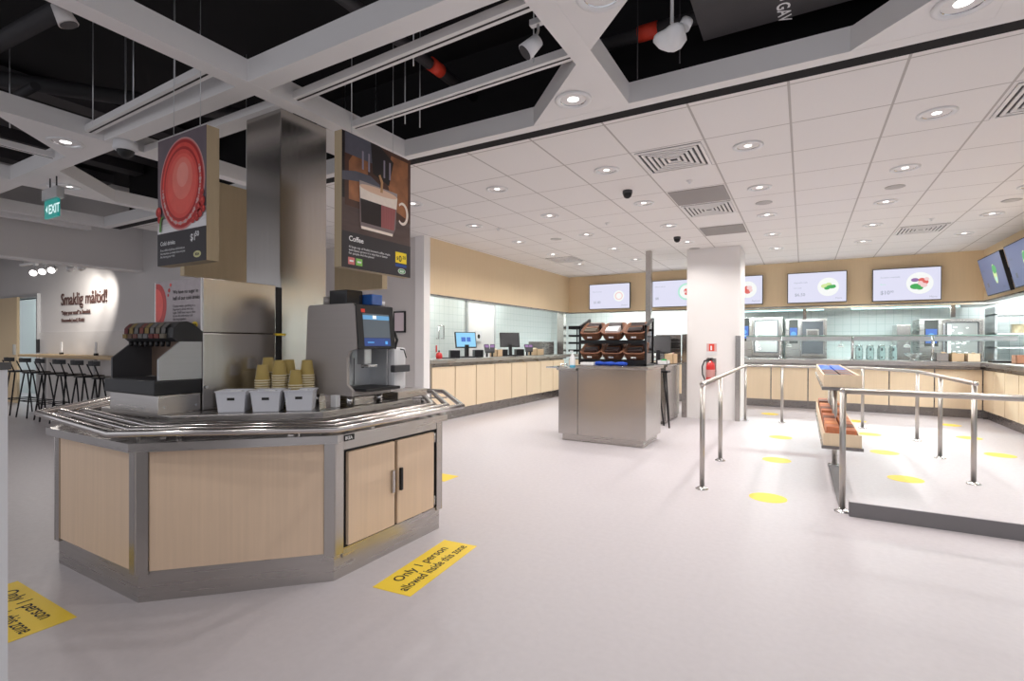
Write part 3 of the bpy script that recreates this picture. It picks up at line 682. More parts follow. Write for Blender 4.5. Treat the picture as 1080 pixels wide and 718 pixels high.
# ------------------------------------------------------------------ hanging signs
def slab(x0, y0, z0, x1, y1, z1, label, wires):
    o = thing('hanging_sign', label, 'sign', ((x0 + x1) / 2, (y0 + y1) / 2, z0))
    M().box(x0, y0, z0, x1, y1, z1, sign_wood).build('sign_board', o)
    for (x, y) in wires: M().cyl((x, y, z1), (x, y, ZV), .0018, alu, seg=6).build('wire', o)
    return o
s1 = slab(-3.365, 1.60, 1.655, -2.855, 1.67, 2.40, 'hanging cold drinks sign with a red glass from above', [(-3.25, 1.63), (-2.97, 1.63)])
F = fr((-3.365, 1.60, 1.655), (1, 0, 0), (0, 0, 1)); W1, H1 = .51, .745
p_gv = mat('poster_grey_violet', (.17, .135, .155), .45, var=.25, scale=(9, 9, 9)); p_band = mat('poster_charcoal', (.035, .030, .034), .45)
p_lgt = mat('poster_light_grey', (.52, .48, .49), .45, var=.15, scale=(9, 9, 9))
q = M().rect(F, 0, 0, W1, H1, p_gv, 1)
for k in range(5): q.art(F, [(0, .19), (W1, .19), (W1, .30 - .018 * k), (0, .27 - .015 * k)], [p_lgt, p_lgt, mat('poster_pale', (.66, .62, .62), .45), mat('poster_paler', (.74, .71, .71), .45), mat('poster_palest', (.80, .78, .78), .45)][k], 1 + .3 * (k + 1))
q.rect(F, 0, 0, W1, .19, p_band, 4)
cx_, cy_ = .265, .455
p_rim = mat('poster_rim', (.66, .20, .19), .4)
for (rx, ry, mm, l) in ((.235, .265, p_pale, 4), (.230, .260, p_rim, 5), (.222, .252, p_dred, 6), (.205, .235, p_red2, 7), (.185, .212, p_dred, 8), (.172, .196, p_red2, 9)):
    q.disc(F, cx_, cy_, rx, mm, l, ry=ry, seg=56)
glow = mat('poster_rose_red', (.86, .13, .10), .4, var=.2, scale=(12, 12, 12)); q.disc(F, cx_ + .005, cy_ + .0, .150, glow, 10, ry=.172, seg=40).disc(F, cx_ + .012, cy_ + .03, .105, mat('poster_rose_light', (.92, .22, .17), .4, var=.15, scale=(12, 12, 12)), 10.5, ry=.12, seg=40).disc(F, cx_ + .015, cy_ + .05, .06, mat('poster_rose_lighter', (.95, .32, .26), .4, var=.12, scale=(12, 12, 12)), 10.8, ry=.07, seg=32)
for k in range(40):
    a = PI * 1.02 + k * .088; q.disc(F, cx_ + .196 * math.cos(a), cy_ + .225 * math.sin(a), .006 + .003 * (k % 3), p_pale, 11, seg=8)
for (x, y, rr) in ((.44, .30, .028), (.475, .33, .030), (.455, .265, .026), (.49, .285, .020), (.425, .245, .022), (.475, .38, .02), (.385, .235, .020), (.02, .32, .030), (.03, .275, .022)):
    q.disc(F, x, y, rr, p_red, 12, seg=18).disc(F, x + .006, y + .008, rr * .35, p_red2, 13, seg=10)
q.art(F, [(.03, .20), (.05, .20), (.055, .27), (.09, .29), (.05, .285), (.035, .26)], p_green, 13)
q.text(F, 'Cold drinks', .035, .118, .034, w_ink_glare, 6, bold=.015)
for k in range(3): q.text(F, ['Free refills of all the cold drinks in', 'this machine, as many times as you', 'like during your visit'][k], .035, .083 - .019 * k, .019, w_ink_glare, 6)
q.text(F, '$1', .355, .120, .055, w_ink_glare, 6, bold=.02).text(F, '.50', .395, .141, .040, w_ink_glare, 6, bold=.02)
q.disc(F, .425, .040, .038, mat('logo_cream', (.62, .60, .30), .5), 6, ry=.019).text(F, 'IKEA', .425, .033, .020, p_band, 7, 'CENTER', bold=.04)
q.build('poster_face', s1)

s2 = slab(-2.36, 2.05, 1.64, -2.30, 2.635, 2.425, 'hanging coffee sign with a glass cup on a dark background', [(-2.33, 2.15), (-2.33, 2.50)])
F = fr((-2.30, 2.05, 1.64), (0, 1, 0), (0, 0, 1)); W2, H2 = .585, .785
p_br = mat('poster_brown', (.12, .045, .025), .45, var=.4, scale=(8, 8, 8), col2=(.035, .018, .016)); p_dk = mat('poster_near_black', (.018, .013, .014), .45)
q = M().rect(F, 0, 0, W2, H2, p_dk, 1)
p_glow = mat('poster_ember', (.62, .24, .09), .45, var=.3, scale=(11, 11, 11), col2=(.03, .015, .012), detail=6)
p_wood = mat('poster_wood', (.13, .085, .075), .45, var=.5, scale=(6, 6, 30), col2=(.05, .03, .028))
q.rect(F, 0, .20, W2, .40, p_wood, 2).rect(F, .02, .36, W2, H2, p_br, 3)
q.art(F, [(.05, .40), (.20, .40), (.20, .70), (.12, .72), (.05, .62)], p_glow, 4).art(F, [(.42, .42), (.56, .38), (.56, .76), (.40, .76), (.36, .60)], p_glow, 4)
p_blu = mat('poster_steel_blue', (.10, .10, .13), .4, var=.3, scale=(12, 12, 12))
q.art(F, [(0, .55), (.10, .575), (.22, .58), (.30, .545), (.30, .52), (.20, .53), (.13, .52), (0, .5)], p_blu, 5)
q.art(F, [(.02, .66), (.30, .66), (.26, .785), (.02, .785)], p_blu, 5).art(F, [(.24, .60), (.38, .56), (.42, .72), (.30, .785), (.22, .785)], p_dk, 6)
for x in (.15, .20, .33, .38): q.art(F, [(x, .60), (x + .014, .60), (x + .014, .71), (x, .71)], mat('poster_glint', (.30, .27, .33), .4), 7)
cr = mat('poster_cream', (.92, .80, .70), .45, var=.1, scale=(30, 30, 30)); cof = mat('poster_coffee', (.018, .010, .010), .35); pnk = mat('poster_red_brown', (.33, .10, .10), .4, var=.4, scale=(60, 60, 3))
q.art(F, [(.145, .25), (.41, .25), (.44, .30), (.455, .50), (.13, .50), (.135, .29)], mat('poster_glass', (.22, .17, .17), .3), 7)
q.art(F, [(.145, .285), (.31, .285), (.31, .44), (.138, .44)], cof, 8).art(F, [(.31, .285), (.425, .285), (.44, .44), (.31, .44)], pnk, 8)
q.art(F, [(.136, .425), (.447, .425), (.455, .50), (.13, .50)], cr, 9).disc(F, .29, .50, .16, mat('poster_foam', (.80, .55, .40), .45), 10, ry=.022)
q.art(F, [(.13, .50), (.455, .50), (.455, .53), (.13, .53)], mat('poster_glass2', (.40, .33, .31), .3), 8)
q.art(F, [(.145, .245), (.41, .245), (.415, .262), (.142, .262)], cr, 9)
q.art(F, [(.300, .50), (.320, .50), (.325, .57), (.30, .61), (.285, .60), (.305, .56)], mat('poster_stream', (.55, .30, .14), .3), 11)
hl = [(.505 + .055 * math.cos(a), .41 + .075 * math.sin(a)) for a in [-2.3 + k * .23 for k in range(21)]]
hi = [(.50 + .040 * math.cos(a), .41 + .058 * math.sin(a)) for a in [-2.3 + k * .23 for k in range(21)]]
for k in range(20): q.art(F, [hl[k], hl[k + 1], hi[k + 1], hi[k]], cr, 10)
q.rect(F, 0, 0, W2, .21, p_band, 6)
q.text(F, 'Coffee', .05, .158, .042, w_ink_glare, 7, bold=.02)
for k in range(3): q.text(F, ['A large cup of freshly brewed coffee, made', 'with beans grown in a way that is better', 'for people and the planet'][k], .05, .118 - .019 * k, .0195, w_ink_glare, 7)
q.rect(F, .045, .02, .095, .062, p_rim, 7).rect(F, .105, .02, .155, .062, mat('poster_lime', (.25, .55, .12), .4), 7).rect(F, .055, .036, .085, .046, w_ink_glare, 8).rect(F, .115, .036, .145, .046, w_ink_glare, 8)
q.rect(F, .44, .085, .545, .155, mat('poster_price_yellow', (.90, .68, .03), .4), 7).text(F, '$', .450, .105, .030, ink, 8, bold=.02).text(F, '0', .470, .095, .055, ink, 8, bold=.02).text(F, '.50', .500, .115, .030, ink, 8, bold=.02)
q.rect(F, .44, .060, .545, .078, mat('poster_price_blue', (.02, .07, .30), .4), 7).disc(F, .50, .033, .036, w_ink_glare, 7, ry=.018).disc(F, .50, .033, .032, mat('logo_green', (.10, .35, .12), .4), 8, ry=.015).text(F, 'IKEA', .50, .026, .019, w_ink_glare, 9, 'CENTER', bold=.04)
q.build('poster_face', s2)
slab(-3.90, 2.00, 1.68, -3.845, 2.60, 2.415, 'plain birch back of the hanging sign on the far left of the steel column', [(-3.87, 2.12), (-3.87, 2.48)])
slab(-3.45, 3.00, 1.635, -2.905, 3.055, 2.40, 'plain birch back of the hanging sign behind the coffee sign', [(-3.35, 3.02), (-3.0, 3.02)])

# ================================================================== LEFT CHECKOUT COUNTER
def ordn(i): return ORDN[i]
def door_unit(p0, p1, nrm, z0, z1, m, label, cat='cabinet', group=None, gap=.010, depth=.45):
    """one cabinet unit: carcass behind, veneer door in front"""
    a, b = V((*p0, 0)), V((*p1, 0)); d = (b - a).normalized(); L = (b - a).length; n = V((*nrm, 0))
    mt = Matrix(((d.x, n.x, 0, a.x), (d.y, n.y, 0, a.y), (0, 0, 1, 0), (0, 0, 0, 1)))
    c = a + d * L / 2 - n * depth / 2
    t = thing('cabinet', label, cat, (c.x, c.y, 0), group)
    M().box(.001, -depth, .0, L - .001, -.06, z0 - .02, steel_dk, mtx=mt).build('plinth', t)
    M().box(.001, -depth, z0 - .02, L - .001, -.024, z1 + .02, steel_dk, mtx=mt).build('carcass', t)
    M().box(gap, -.022, z0, L - gap, 0, z1, m, .002, mtx=mt).build('door', t)
    return t
XLW = -4.80
ys = [5.99, 6.58, 7.18, 7.78, 8.39, 9.0, 9.61, 10.22, 10.83]
for i in range(8):
    door_unit((XLW, ys[i + 1]), (XLW, ys[i]), (1, 0), .17, .84, birch2, 'birch cabinet under the left checkout counter, %s from the near end' % ordn(i), group='cabinets under the left checkout counter', gap=.012)
top = M().box(-5.40, 5.93, .90, -4.755, 11.0, .96, steel_h, .006).box(-5.38, 5.97, .865, -4.80, 10.95, .90, steel_dk)
ct = tag(top.build('checkout_worktop'), 'long steel worktop of the left checkout counter', 'worktop')
tag(M().box(-5.30, 5.92, 0, -4.79, 5.975, .90, steel, .003).build('counter_end_panel'), 'steel end panel closing the near end of the left counter', 'panel')
# door and frame in the kitchen wall behind
struct(M().box(-6.30, 9.05, 0, -6.27, 10.12, 2.10, white).box(-6.30, 9.0, 0, -6.25, 9.05, 2.15, alu).box(-6.30, 10.12, 0, -6.25, 10.17, 2.15, alu).box(-6.30, 9.0, 2.10, -6.25, 10.17, 2.15, alu), 'door_2')
def pos_terminal(loc, rz, label, lit, s=1.0):
    t = thing('register_monitor', label, 'monitor', loc); t.rotation_euler = (0, 0, rz)
    def B(m, n): m.build(n, t, local=True)
    q = M(); mt = Matrix.Rotation(-.25, 4, 'X')
    q.box(-.19 * s, -.02, .17 * s, .19 * s, .02, .45 * s, black, .006, mtx=mt); B(q, 'monitor')
    F = (mt @ V((-.175 * s, -.0205, .185 * s)), V((1, 0, 0)), (mt @ V((0, 0, 1))), (mt @ V((0, -1, 0))))
    q = M().rect(F, 0, 0, .35 * s, .25 * s, e_skyp if lit else scr_off, 1)
    if lit: q.rect(F, .09, .09, .17, .17, e_blue, 2).rect(F, .19, .09, .26, .17, e_blue, 2)
    B(q, 'screen')
    B(M().box(-.03, -.02, .0, .03, .05, .22 * s, black, .006), 'stand')
    B(M().box(-.12, -.09, 0, .12, .11, .02, black, .004), 'base')
    return t
e_skyp = em('screen_pale_blue', (.25, .62, .92)); scr_off = mat('dark_screen', (.05, .05, .055), .25)
WZ = .962
pos_terminal((-5.02, 7.22, WZ), .95, 'lit blue register monitor on the left checkout counter', True)
pos_terminal((-5.02, 8.72, WZ), .75, 'dark register monitor further along the left checkout counter', False, 1.05)
def dev(x0, y0, x1, y1, z1, m, name, label, cat, bev=.008, z0=WZ):
    return tag(M().box(x0, y0, z0, x1, y1, z1, m, bev).build(name), label, cat)
def printer(x, y, label, rz=.8):
    t = thing('receipt_printer', label, 'printer', (x, y, WZ)); t.rotation_euler = (0, 0, rz)
    M().box(-.08, -.10, 0, .08, .10, .13, black_m, .012).build('body', t, local=True)
    M().box(-.06, -.06, .131, .06, -.02, .145, plast_w).build('paper', t, local=True)
def card_terminal(x, y, label, rz=.8, m=None):
    t = thing('card_terminal', label, 'card terminal', (x, y, WZ)); t.rotation_euler = (0, 0, rz)
    M().cyl((0, 0, 0), (0, 0, .13), .018, black, .018, 10).build('stand', t, local=True)
    mt = Matrix.Translation((0, 0, .15)) @ Matrix.Rotation(-.7, 4, 'X')
    M().box(-.045, -.02, -.09, .045, .02, .09, m or dgrey, .008, mtx=mt).build('body', t, local=True)
    M().box(-.035, -.0215, .01, .035, -.0201, .07, e_purple, mtx=mt).build('display', t, local=True)
printer(-4.98, 6.80, 'black receipt printer left of the lit monitor'); printer(-5.0, 7.53, 'black receipt printer right of the lit monitor')
card_terminal(-4.92, 7.70, 'dark card terminal on a stand right of the lit monitor'); card_terminal(-4.92, 7.88, 'second card terminal between the monitors, screen glowing violet', .5)
printer(-5.02, 8.42, 'black receipt printer left of the dark monitor'); printer(-4.98, 9.0, 'low black printer right of the dark monitor')
card_terminal(-4.92, 9.22, 'card terminal right of the dark monitor'); card_terminal(-4.94, 9.42, 'last card terminal beside the cardboard box on the left counter', .5)
cardboard = mat('cardboard', (.62, .45, .28), .8, var=.1)
def obox(name, label, cat, x0, y0, z0, x1, y1, z1, m, fill=None, nf=14, wall=.008):
    t = thing(name, label, cat, ((x0 + x1) / 2, (y0 + y1) / 2, z0))
    M().box(x0, y0, z0, x1, y1, z0 + wall, m).box(x0, y0, z0, x0 + wall, y1, z1, m).box(x1 - wall, y0, z0, x1, y1, z1, m).box(x0, y0, z0, x1, y0 + wall, z1, m).box(x0, y1 - wall, z0, x1, y1, z1, m).build('box_body', t)
    if fill:
        q = M()
        for k in range(nf):
            x, y = random.uniform(x0 + .04, x1 - .04), random.uniform(y0 + .04, y1 - .04); z = random.uniform(z0 + .03, z1 + .01)
            q.box(-.03, -.02, -.004, .03, .02, .004, random.choice(fill), mtx=Matrix.Translation((x, y, z)) @ Matrix.Rotation(random.uniform(0, 3), 4, 'Z') @ Matrix.Rotation(random.uniform(-1, 1), 4, 'X'))
        tag(q.build('packets', t), kind='stuff')
    return t
obox('cardboard_box', 'small open cardboard box between the two registers', 'box', -5.05, 8.0, WZ, -4.88, 8.18, WZ + .13, cardboard, [birch2, plast_w])
obox('cardboard_box', 'open cardboard box near the far end of the left counter', 'box', -5.1, 9.62, WZ, -4.88, 9.92, WZ + .13, cardboard, [cream, birch2])
t = thing('red_timer', 'small red squat extinguisher shaped timer at the near end of the left counter', 'timer', (-5.0, 6.42, WZ))
M().lathe([(.045, 0), (.055, .03), (.045, .08), (.015, .10), (.0, .10)], red, (-5.0, 6.42, WZ), 18).build('body', t)
M().cyl((-5.0, 6.42, WZ + .10), (-5.0, 6.42, WZ + .13), .012, black, seg=10).build('knob', t)
M().box(-5.02, 6.36, WZ + .10, -5.0, 6.37, WZ + .21, red).build('tag', t)
dev(-5.06, 6.5, -4.90, 6.70, WZ + .012, black, 'rubber_mat', 'thin black mat beside the red timer', 'mat', .003)
tag(M().box(-6.245, 9.3, 1.25, -6.235, 9.55, 1.48, plast_w).disc(fr((-6.234, 9.3, 1.25), (0, 1, 0), (0, 0, 1)), .12, .11, .05, e_dark if False else ink, 1).build('wall_notice'), 'white square notice on the kitchen door behind the registers', 'notice')
tag(M().tube([(-6.299, 8.0, 1.30), (-6.24, 8.0, 1.30), (-6.24, 8.0, 1.55), (-6.24, 8.16, 1.55), (-6.24, 8.16, 1.30), (-6.299, 8.16, 1.30)], .012, chrome, 8).build('towel_hook'), 'tall steel loop on the tiled wall behind the lit monitor', 'hook')
tag(M().box(-4.96, 10.78, .965, -4.80, 10.94, 1.915, steel, .003).build('corner_post'), 'square steel post at the far left corner of the opening', 'post')
dev(-5.35, 10.1, -5.0, 10.7, 1.25, steel_dk, 'steel_backing_box', 'dark steel box at the far end of the left counter', 'box')
# black tray shelf behind the far-left corner
t = thing('tray_rack', 'black open shelf rack in the far left corner behind the counter', 'shelf', (-4.55, 11.35, .96))
for x in (-4.70, -4.30): M().box(x - .01, 11.34, .962, x + .01, 11.38, 1.60, black_m).build('upright', t)
for z in (1.02, 1.20, 1.37, 1.55): M().box(-4.86, 11.20, z, -4.26, 11.52, z + .05 + (.03 if z > 1.5 else 0), black_m, .004).build('shelf', t)
# left part of the far counter
for i, (x0, x1) in enumerate(((-4.78, -4.2), (-4.2, -3.6), (-3.6, -3.0), (-3.0, -2.4), (-2.4, -1.8), (-1.8, -1.02))):
    door_unit((x0, 11.03), (x1, 11.03), (0, -1), .17, .84, birch2, 'birch cabinet behind the central counter, %s from the left corner' % ordn(i), group='cabinets under the far wall counter')
tag(M().box(-4.90, 11.001, .90, -1.0, 11.6, .96, steel_h, .006).build('far_worktop'), 'steel worktop of the far counter left of the white pillar', 'worktop')

# ================================================================== SERVING COUNTER
xs = [-1.0, -.54, .08, .68, 1.31, 1.93, 2.549]
for i in range(6):
    door_unit((xs[i], 11.03), (xs[i + 1], 11.03), (0, -1), .15, .80, birch2, 'birch cabinet under the far serving counter, %s from the white pillar' % ordn(i), group='cabinets under the far wall counter')
yr = [11.02, 10.5, 10.0, 9.45, 8.9, 8.35, 7.8, 7.25]
for i in range(7):
    door_unit((2.55, yr[i]), (2.55, yr[i + 1]), (-1, 0), .15, .80, birch2, 'birch cabinet under the right hand counter, %s from the far corner' % ordn(i), group='cabinets under the right counter')
top = M().box(-.999, 10.93, .855, 2.50, 11.70, .93, steel_h, .006).box(-.999, 10.95, .815, 2.5, 11.6, .855, steel_dk)
tag(top.build('serving_worktop'), 'long steel worktop of the far serving counter', 'worktop')
tag(M().box(2.501, 7.2, .855, 3.2, 11.70, .93, steel_h, .006).box(2.53, 7.22, .815, 3.1, 11.6, .855, steel_dk).build('serving_worktop'), 'steel worktop running towards the camera along the right wall', 'worktop')
tag(M().box(2.5495, 11.0215, 0, 2.63, 11.10, .81, steel_dk).build('corner_filler'), 'dark filler strip in the inner corner between the two counters', 'panel')
t = thing('sneeze_guard', 'long glass sneeze guard shelf on steel posts above the serving counter', 'sneeze guard', (.78, 11.3, .93))
M().box(-.99, 11.15, 1.365, 3.0, 11.60, 1.377, glass).build('glass_shelf', t)
M().box(-.99, 11.135, 1.36, 3.0, 11.15, 1.382, glass_g).build('glass_edge', t)
M().box(-.99, 11.18, 1.275, 3.0, 11.22, 1.355, alu).build('lamp_bar', t)
for x in (-.38, .78, 1.93): M().cyl((x, 11.175, .932), (x, 11.175, 1.365), .022, chrome, seg=14).cyl((x, 11.175, .932), (x, 11.175, .945), .045, chrome, seg=16).build('post', t)
for k in range(3):
    x0 = [-.35, .81, 1.96][k]; x1 = [.75, 1.90, 2.9][k]
    M().box(x0, 11.16, .99, x1, 11.165, 1.30, glass).build('front_pane', t)
def oven(x0, x1, y0, z0, z1, label, lit, lw=.33):
    t = thing('combi_oven', label, 'oven', ((x0 + x1) / 2, y0 + .35, 0)); W = x1 - x0; xa = x0 + W * .28
    M().box(x0, y0, z0, x1, y0 + .7, z1, steel_h, .01).build('oven_body', t)
    M().box(x0 + .05, y0 + .05, 0, x1 - .05, y0 + .65, z0, steel_dk).build('oven_stand', t)
    M().box(x0 + W * .36, y0 - .03, z0 + .08, x1 - .03, y0 - .001, z1 - .03, steel, .004).build('oven_door', t)
    H = z1 - z0
    F = fr((x0 + W * .36, y0 - .0305, z0), (1, 0, 0), (0, 0, 1))
    wb, wt_ = H * .16, H * .93; ww = W * .61
    q = M().rect(F, W * .05, wb, ww - W * .06, wt_, scr_off, 1)
    if lit:  # reflections painted on the door glass as a grey field and white rectangles
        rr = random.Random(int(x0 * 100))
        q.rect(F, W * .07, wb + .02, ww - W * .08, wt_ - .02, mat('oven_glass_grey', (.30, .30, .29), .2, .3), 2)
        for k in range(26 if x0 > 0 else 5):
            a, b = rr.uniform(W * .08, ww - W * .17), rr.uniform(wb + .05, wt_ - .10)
            q.rect(F, a, b, a + rr.uniform(.03, .06), b + rr.uniform(.012, .03), w_ink_glare, 3)
        q.rect(F, W * .08, wb + .05, W * .13, wt_ - .05, w_ink_glare, 3)
    else:
        q.rect(F, W * .15, wt_ - .36, ww - W * .16, wt_ - .16, steel_h, 2).rect(F, W * .18, wt_ - .33, ww - W * .19, wt_ - .19, steel_dk, 3)
    q.build('door_window', t)
    M().box(x0 + W * .37, y0 - .06, z0 + .2, x0 + W * .39, y0 - .03, z1 - .1, chrome, .004).build('door_handle', t)
    F = fr((x0 + .02, y0 - .001, z1 - .52), (1, 0, 0), (0, 0, 1))
    M().rect(F, W * .06, 0, W * .28, .50, ink, 1).rect(F, W * .08, .06, W * .26, .33, e_blue, 2).disc(F, W * .17, .20, .05, e_sky, 3).rect(F, W * .11, .10, W * .23, .13, e_skyp, 4).build('control_panel', t)
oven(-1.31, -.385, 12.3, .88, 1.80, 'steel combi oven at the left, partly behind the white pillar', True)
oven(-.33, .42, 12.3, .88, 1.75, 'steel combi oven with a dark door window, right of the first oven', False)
oven(1.92, 2.86, 12.3, .80, 1.70, 'steel combi oven at the right with bright reflections painted on its door', True)
tag(M().box(1.58, 12.35, 0, 1.80, 12.95, 1.60, steel, .01).build('tall_steel_cabinet'), 'narrow steel cabinet left of the right hand oven', 'cabinet')
t = thing('extractor_hood', 'long steel extractor hood with glowing tubes above the ovens', 'extractor hood', (.6, 12.0, 1.86))
M().prism([(11.7, 1.92), (11.7, 2.0), (12.2, 2.3), (12.7, 2.3), (12.7, 1.98), (12.6, 1.92)], -1.6, 2.9, steel_h, mtx=Matrix(((0, 0, 1, 0), (1, 0, 0, 0), (0, 1, 0, 0), (0, 0, 0, 1)))).build('hood_body', t)
for x0, x1 in ((-1.2, .35), (.8, 2.4)): M().box(x0, 11.75, 1.885, x1, 11.80, 1.91, tube_on).build('hood_lamp', t)
for x in (.02, 2.30): M().box(x - .03, 11.7, 1.70, x + .03, 11.76, 1.92, steel_dk).build('hood_bracket', t)
# glass jugs, bowl, boxes
gt = mat('drink_glass', (.75, .90, .90), .05, trans=.8, ior=1.3)
for i, x in enumerate((.90, 1.07, 1.24, 1.41)):
    t = thing('drink_dispenser_jar', 'clear drinks jar with a dark tap, %s of four on the serving counter' % ['leftmost', 'second', 'third', 'rightmost'][i], 'jar', (x, 11.45, .932), 'clear drinks jars')
    M().lathe([(.05, 0), (.065, .02), (.065, .20), (.05, .24), (.05, .25), (.0, .25)], gt, (x, 11.45, .932), 18).build('jar_body', t)
    M().box(x - .012, 11.36, 1.10, x + .012, 11.39, 1.15, dgrey, .004).cyl((x, 11.39, .98), (x, 11.36, .98), .012, dgrey, seg=10).build('tap', t)
    M().lathe([(.053, .25), (.055, .265), (.0, .27)], chrome, (x, 11.45, .932), 18).build('lid', t)
t = thing('steel_bowl', 'round steel bowl on a foot on the serving counter', 'bowl', (1.70, 11.42, .932))
M().lathe([(.05, 0), (.055, .01), (.02, .02), (.05, .05), (.11, .09), (.135, .13), (.13, .13), (.10, .095), (.0, .06)], chrome, (1.70, 11.42, .932), 24).build('bowl_body', t)
for (x, y, l) in ((-.25, 11.5, 'left'), (.62, 11.5, 'middle'), (1.62, 11.5, 'right')):
    t = thing('heat_lamp', 'small white heat lamp under the glass shelf, %s one' % l, 'heat lamp', (x, y, 1.17))
    M().lathe([(.055, 0), (.05, .03), (.02, .05), (.0, .05)], plast_w, (x, y, 1.17), 20).build('shade', t)
    M().cyl((x, y, 1.22), (x, 11.43, 1.31), .006, chrome, seg=8).build('stem', t)
    M().cyl((x, y, 1.168), (x, y, 1.172), .045, lamp_on, seg=18).build('bulb', t)
for i, (x, m, l) in enumerate(((2.02, steel_h, 'small steel box in the row before the right hand oven'), (2.22, cardboard, 'small cardboard box, middle of the row before the right hand oven'), (2.42, birch2, 'pale cardboard box at the right of the row before the oven'))):
    obox('counter_box', l, 'box', x - .085, 10.96, .932, x + .085, 11.13, 1.07, m, [cream, cardboard], 8)
obox('counter_box', 'reddish cardboard box on the right hand counter', 'box', 2.75, 10.3, .932, 2.95, 10.5, 1.06, mat('reddish_card', (.42, .20, .12), .7), None)
tag(M().box(2.56, 10.6, .932, 2.92, 10.85, .965, black, .006).build('black_tray'), 'flat black tray in the corner of the right hand counter', 'tray')
# screened shelving at the right of the kitchen
t = thing('kitchen_shelf', 'white kitchen shelving with plates seen through the right corner opening', 'shelf', (3.35, 12.6, 0))
for x in (3.0, 3.75): M().box(x, 12.3, 0, x + .03, 12.9, 1.9, alu).build('upright', t)
for z in (.9, 1.15, 1.40, 1.75): M().box(3.0, 12.3, z, 3.78, 12.9, z + .025, plast_w).build('shelf_board', t)
for k in range(9):
    o = M().lathe([(.08, 0), (.13, .014), (.13, .018), (.0, .008)], cream, (3.38, 12.5, 1.425 + .018 * k), 24).build('plate')
    tag(o, 'cream plate in the stack on the kitchen shelf' if k < 8 else 'topmost cream plate of the stack on the kitchen shelf', 'plate', 'stacked cream plates')
t = thing('shelving_unit', 'tall steel shelving with shiny pans behind the right hand counter', 'shelf', (3.9, 9.6, 0))
for y in (8.7, 10.6): M().box(3.5, y, 0, 3.54, y + .04, 1.95, steel).build('upright', t)
for z in (1.0, 1.22, 1.44, 1.66, 1.88): M().box(3.5, 8.7, z, 4.1, 10.62, z + .04, alu).build('shelf_board', t)
for i in range(3):
    for j, z in enumerate((1.04, 1.26, 1.48)):
        o = M().box(3.55, 8.85 + i * .6, z, 4.0, 9.30 + i * .6, z + .12, chrome, .02).build('steel_pan')
        tag(o, 'shiny steel pan, %s along on the %s shelf behind the right counter' % (ORDN[i], ['lowest', 'middle', 'top'][j]), 'pan', 'pans on the shelving unit')
for kx, ky in KITCHEN_LIGHTS:
    lw = .6 if kx < -5 or kx > 3 else .3
    tag(M().box(kx - .3, ky - lw, 2.575, kx + .3, ky + lw, 2.60, panel_on).build('ceiling_light_panel'), 'flat light panel in the kitchen ceiling', 'ceiling light', 'kitchen light panels')

# ------------------------------------------------------------------ menu screens
def screen(cx, cy, w_, h_, zb, rz, label, content, tilt=0.0, dim=False):
    t = thing('menu_screen', label, 'screen', (cx, cy, zb)); t.rotation_euler = (0, 0, rz)
    mt = Matrix.Rotation(tilt, 4, 'X')
    M().box(-w_ / 2, 0, 0, w_ / 2, .045, h_, black, .004, mtx=mt).build('screen_case', t, local=True)
    F = (mt @ V((-w_ / 2 + .012, -.0005, .012)), V((1, 0, 0)), mt @ V((0, 0, 1)), mt @ V((0, -1, 0))); a, b = w_ - .024, h_ - .024
    q = M().rect(F, 0, 0, a, b, scr_dim if dim else scr, 1); content(q, F, a, b); q.build('screen_image', t, local=True)
    if not dim or True: M().box(-.15, .045, h_ * .35, .15, .09, h_ * .65, black_m, mtx=mt).build('wall_bracket', t, local=True)
def plate(q, F, x, y, r, foods, ring=None):
    if ring: q.disc(F, x, y, r * 1.25, ring, 2)
    q.disc(F, x, y, r, e_white, 3)
    for (dx, dy, rx, ry, m, l) in foods: q.disc(F, x + dx * r, y + dy * r, rx * r, m, l, ry=ry * r, seg=14)
def c1(q, F, a, b):
    plate(q, F, a * .74, b * .50, b * .22, [(0, 0, .75, .75, e_pink, 4), (0, 0, .55, .55, e_white, 5)])
    q.text(F, 'Cinnamon bun', a * .07, b * .68, .038, e_grey, 2).text(F, '$1.80', a * .10, b * .22, .075, e_grey, 2, bold=.02).text(F, 'Dessert', a * .80, b * .10, .045, e_grey, 2)
def c2(q, F, a, b):
    plate(q, F, a * .76, b * .55, b * .26, [(-.1, .1, .30, .34, e_red, 4), (.2, .2, .30, .25, e_red, 5), (.0, -.25, .32, .26, e_red, 6), (.25, -.1, .2, .2, e_pink, 7), (-.2, -.05, .14, .2, e_pink, 7)], e_mint)
    q.text(F, 'Salmon platter', a * .05, b * .76, .038, e_grey, 2).text(F, '$8', a * .06, b * .28, .07, e_grey, 2, bold=.02)
def c3(q, F, a, b):
    plate(q, F, a * .72, b * .52, b * .30, [(-.1, .1, .30, .34, e_red, 4), (.2, .2, .30, .25, e_pink, 5), (.0, -.25, .32, .26, e_red, 6), (.35, -.1, .2, .2, e_pink, 7)])
    q.text(F, 'Seafood', a * .80, b * .08, .045, e_grey, 2)
def c4(q, F, a, b):
    plate(q, F, a * .70, b * .50, b * .31, [(-.30, .10, .38, .24, e_lime, 4), (.05, .22, .30, .24, e_lime, 5), (.28, .0, .44, .20, e_green, 6), (-.12, -.15, .26, .16, e_green, 7), (.5, .08, .2, .14, e_green, 7)])
    q.text(F, 'Vegetable balls', a * .10, b * .66, .038, e_grey, 2).text(F, 'with mash', a * .10, b * .48, .032, e_grey, 2).text(F, '$6.50', a * .12, b * .22, .075, e_grey, 2, bold=.02).text(F, 'Mains', a * .82, b * .09, .045, e_grey, 2)
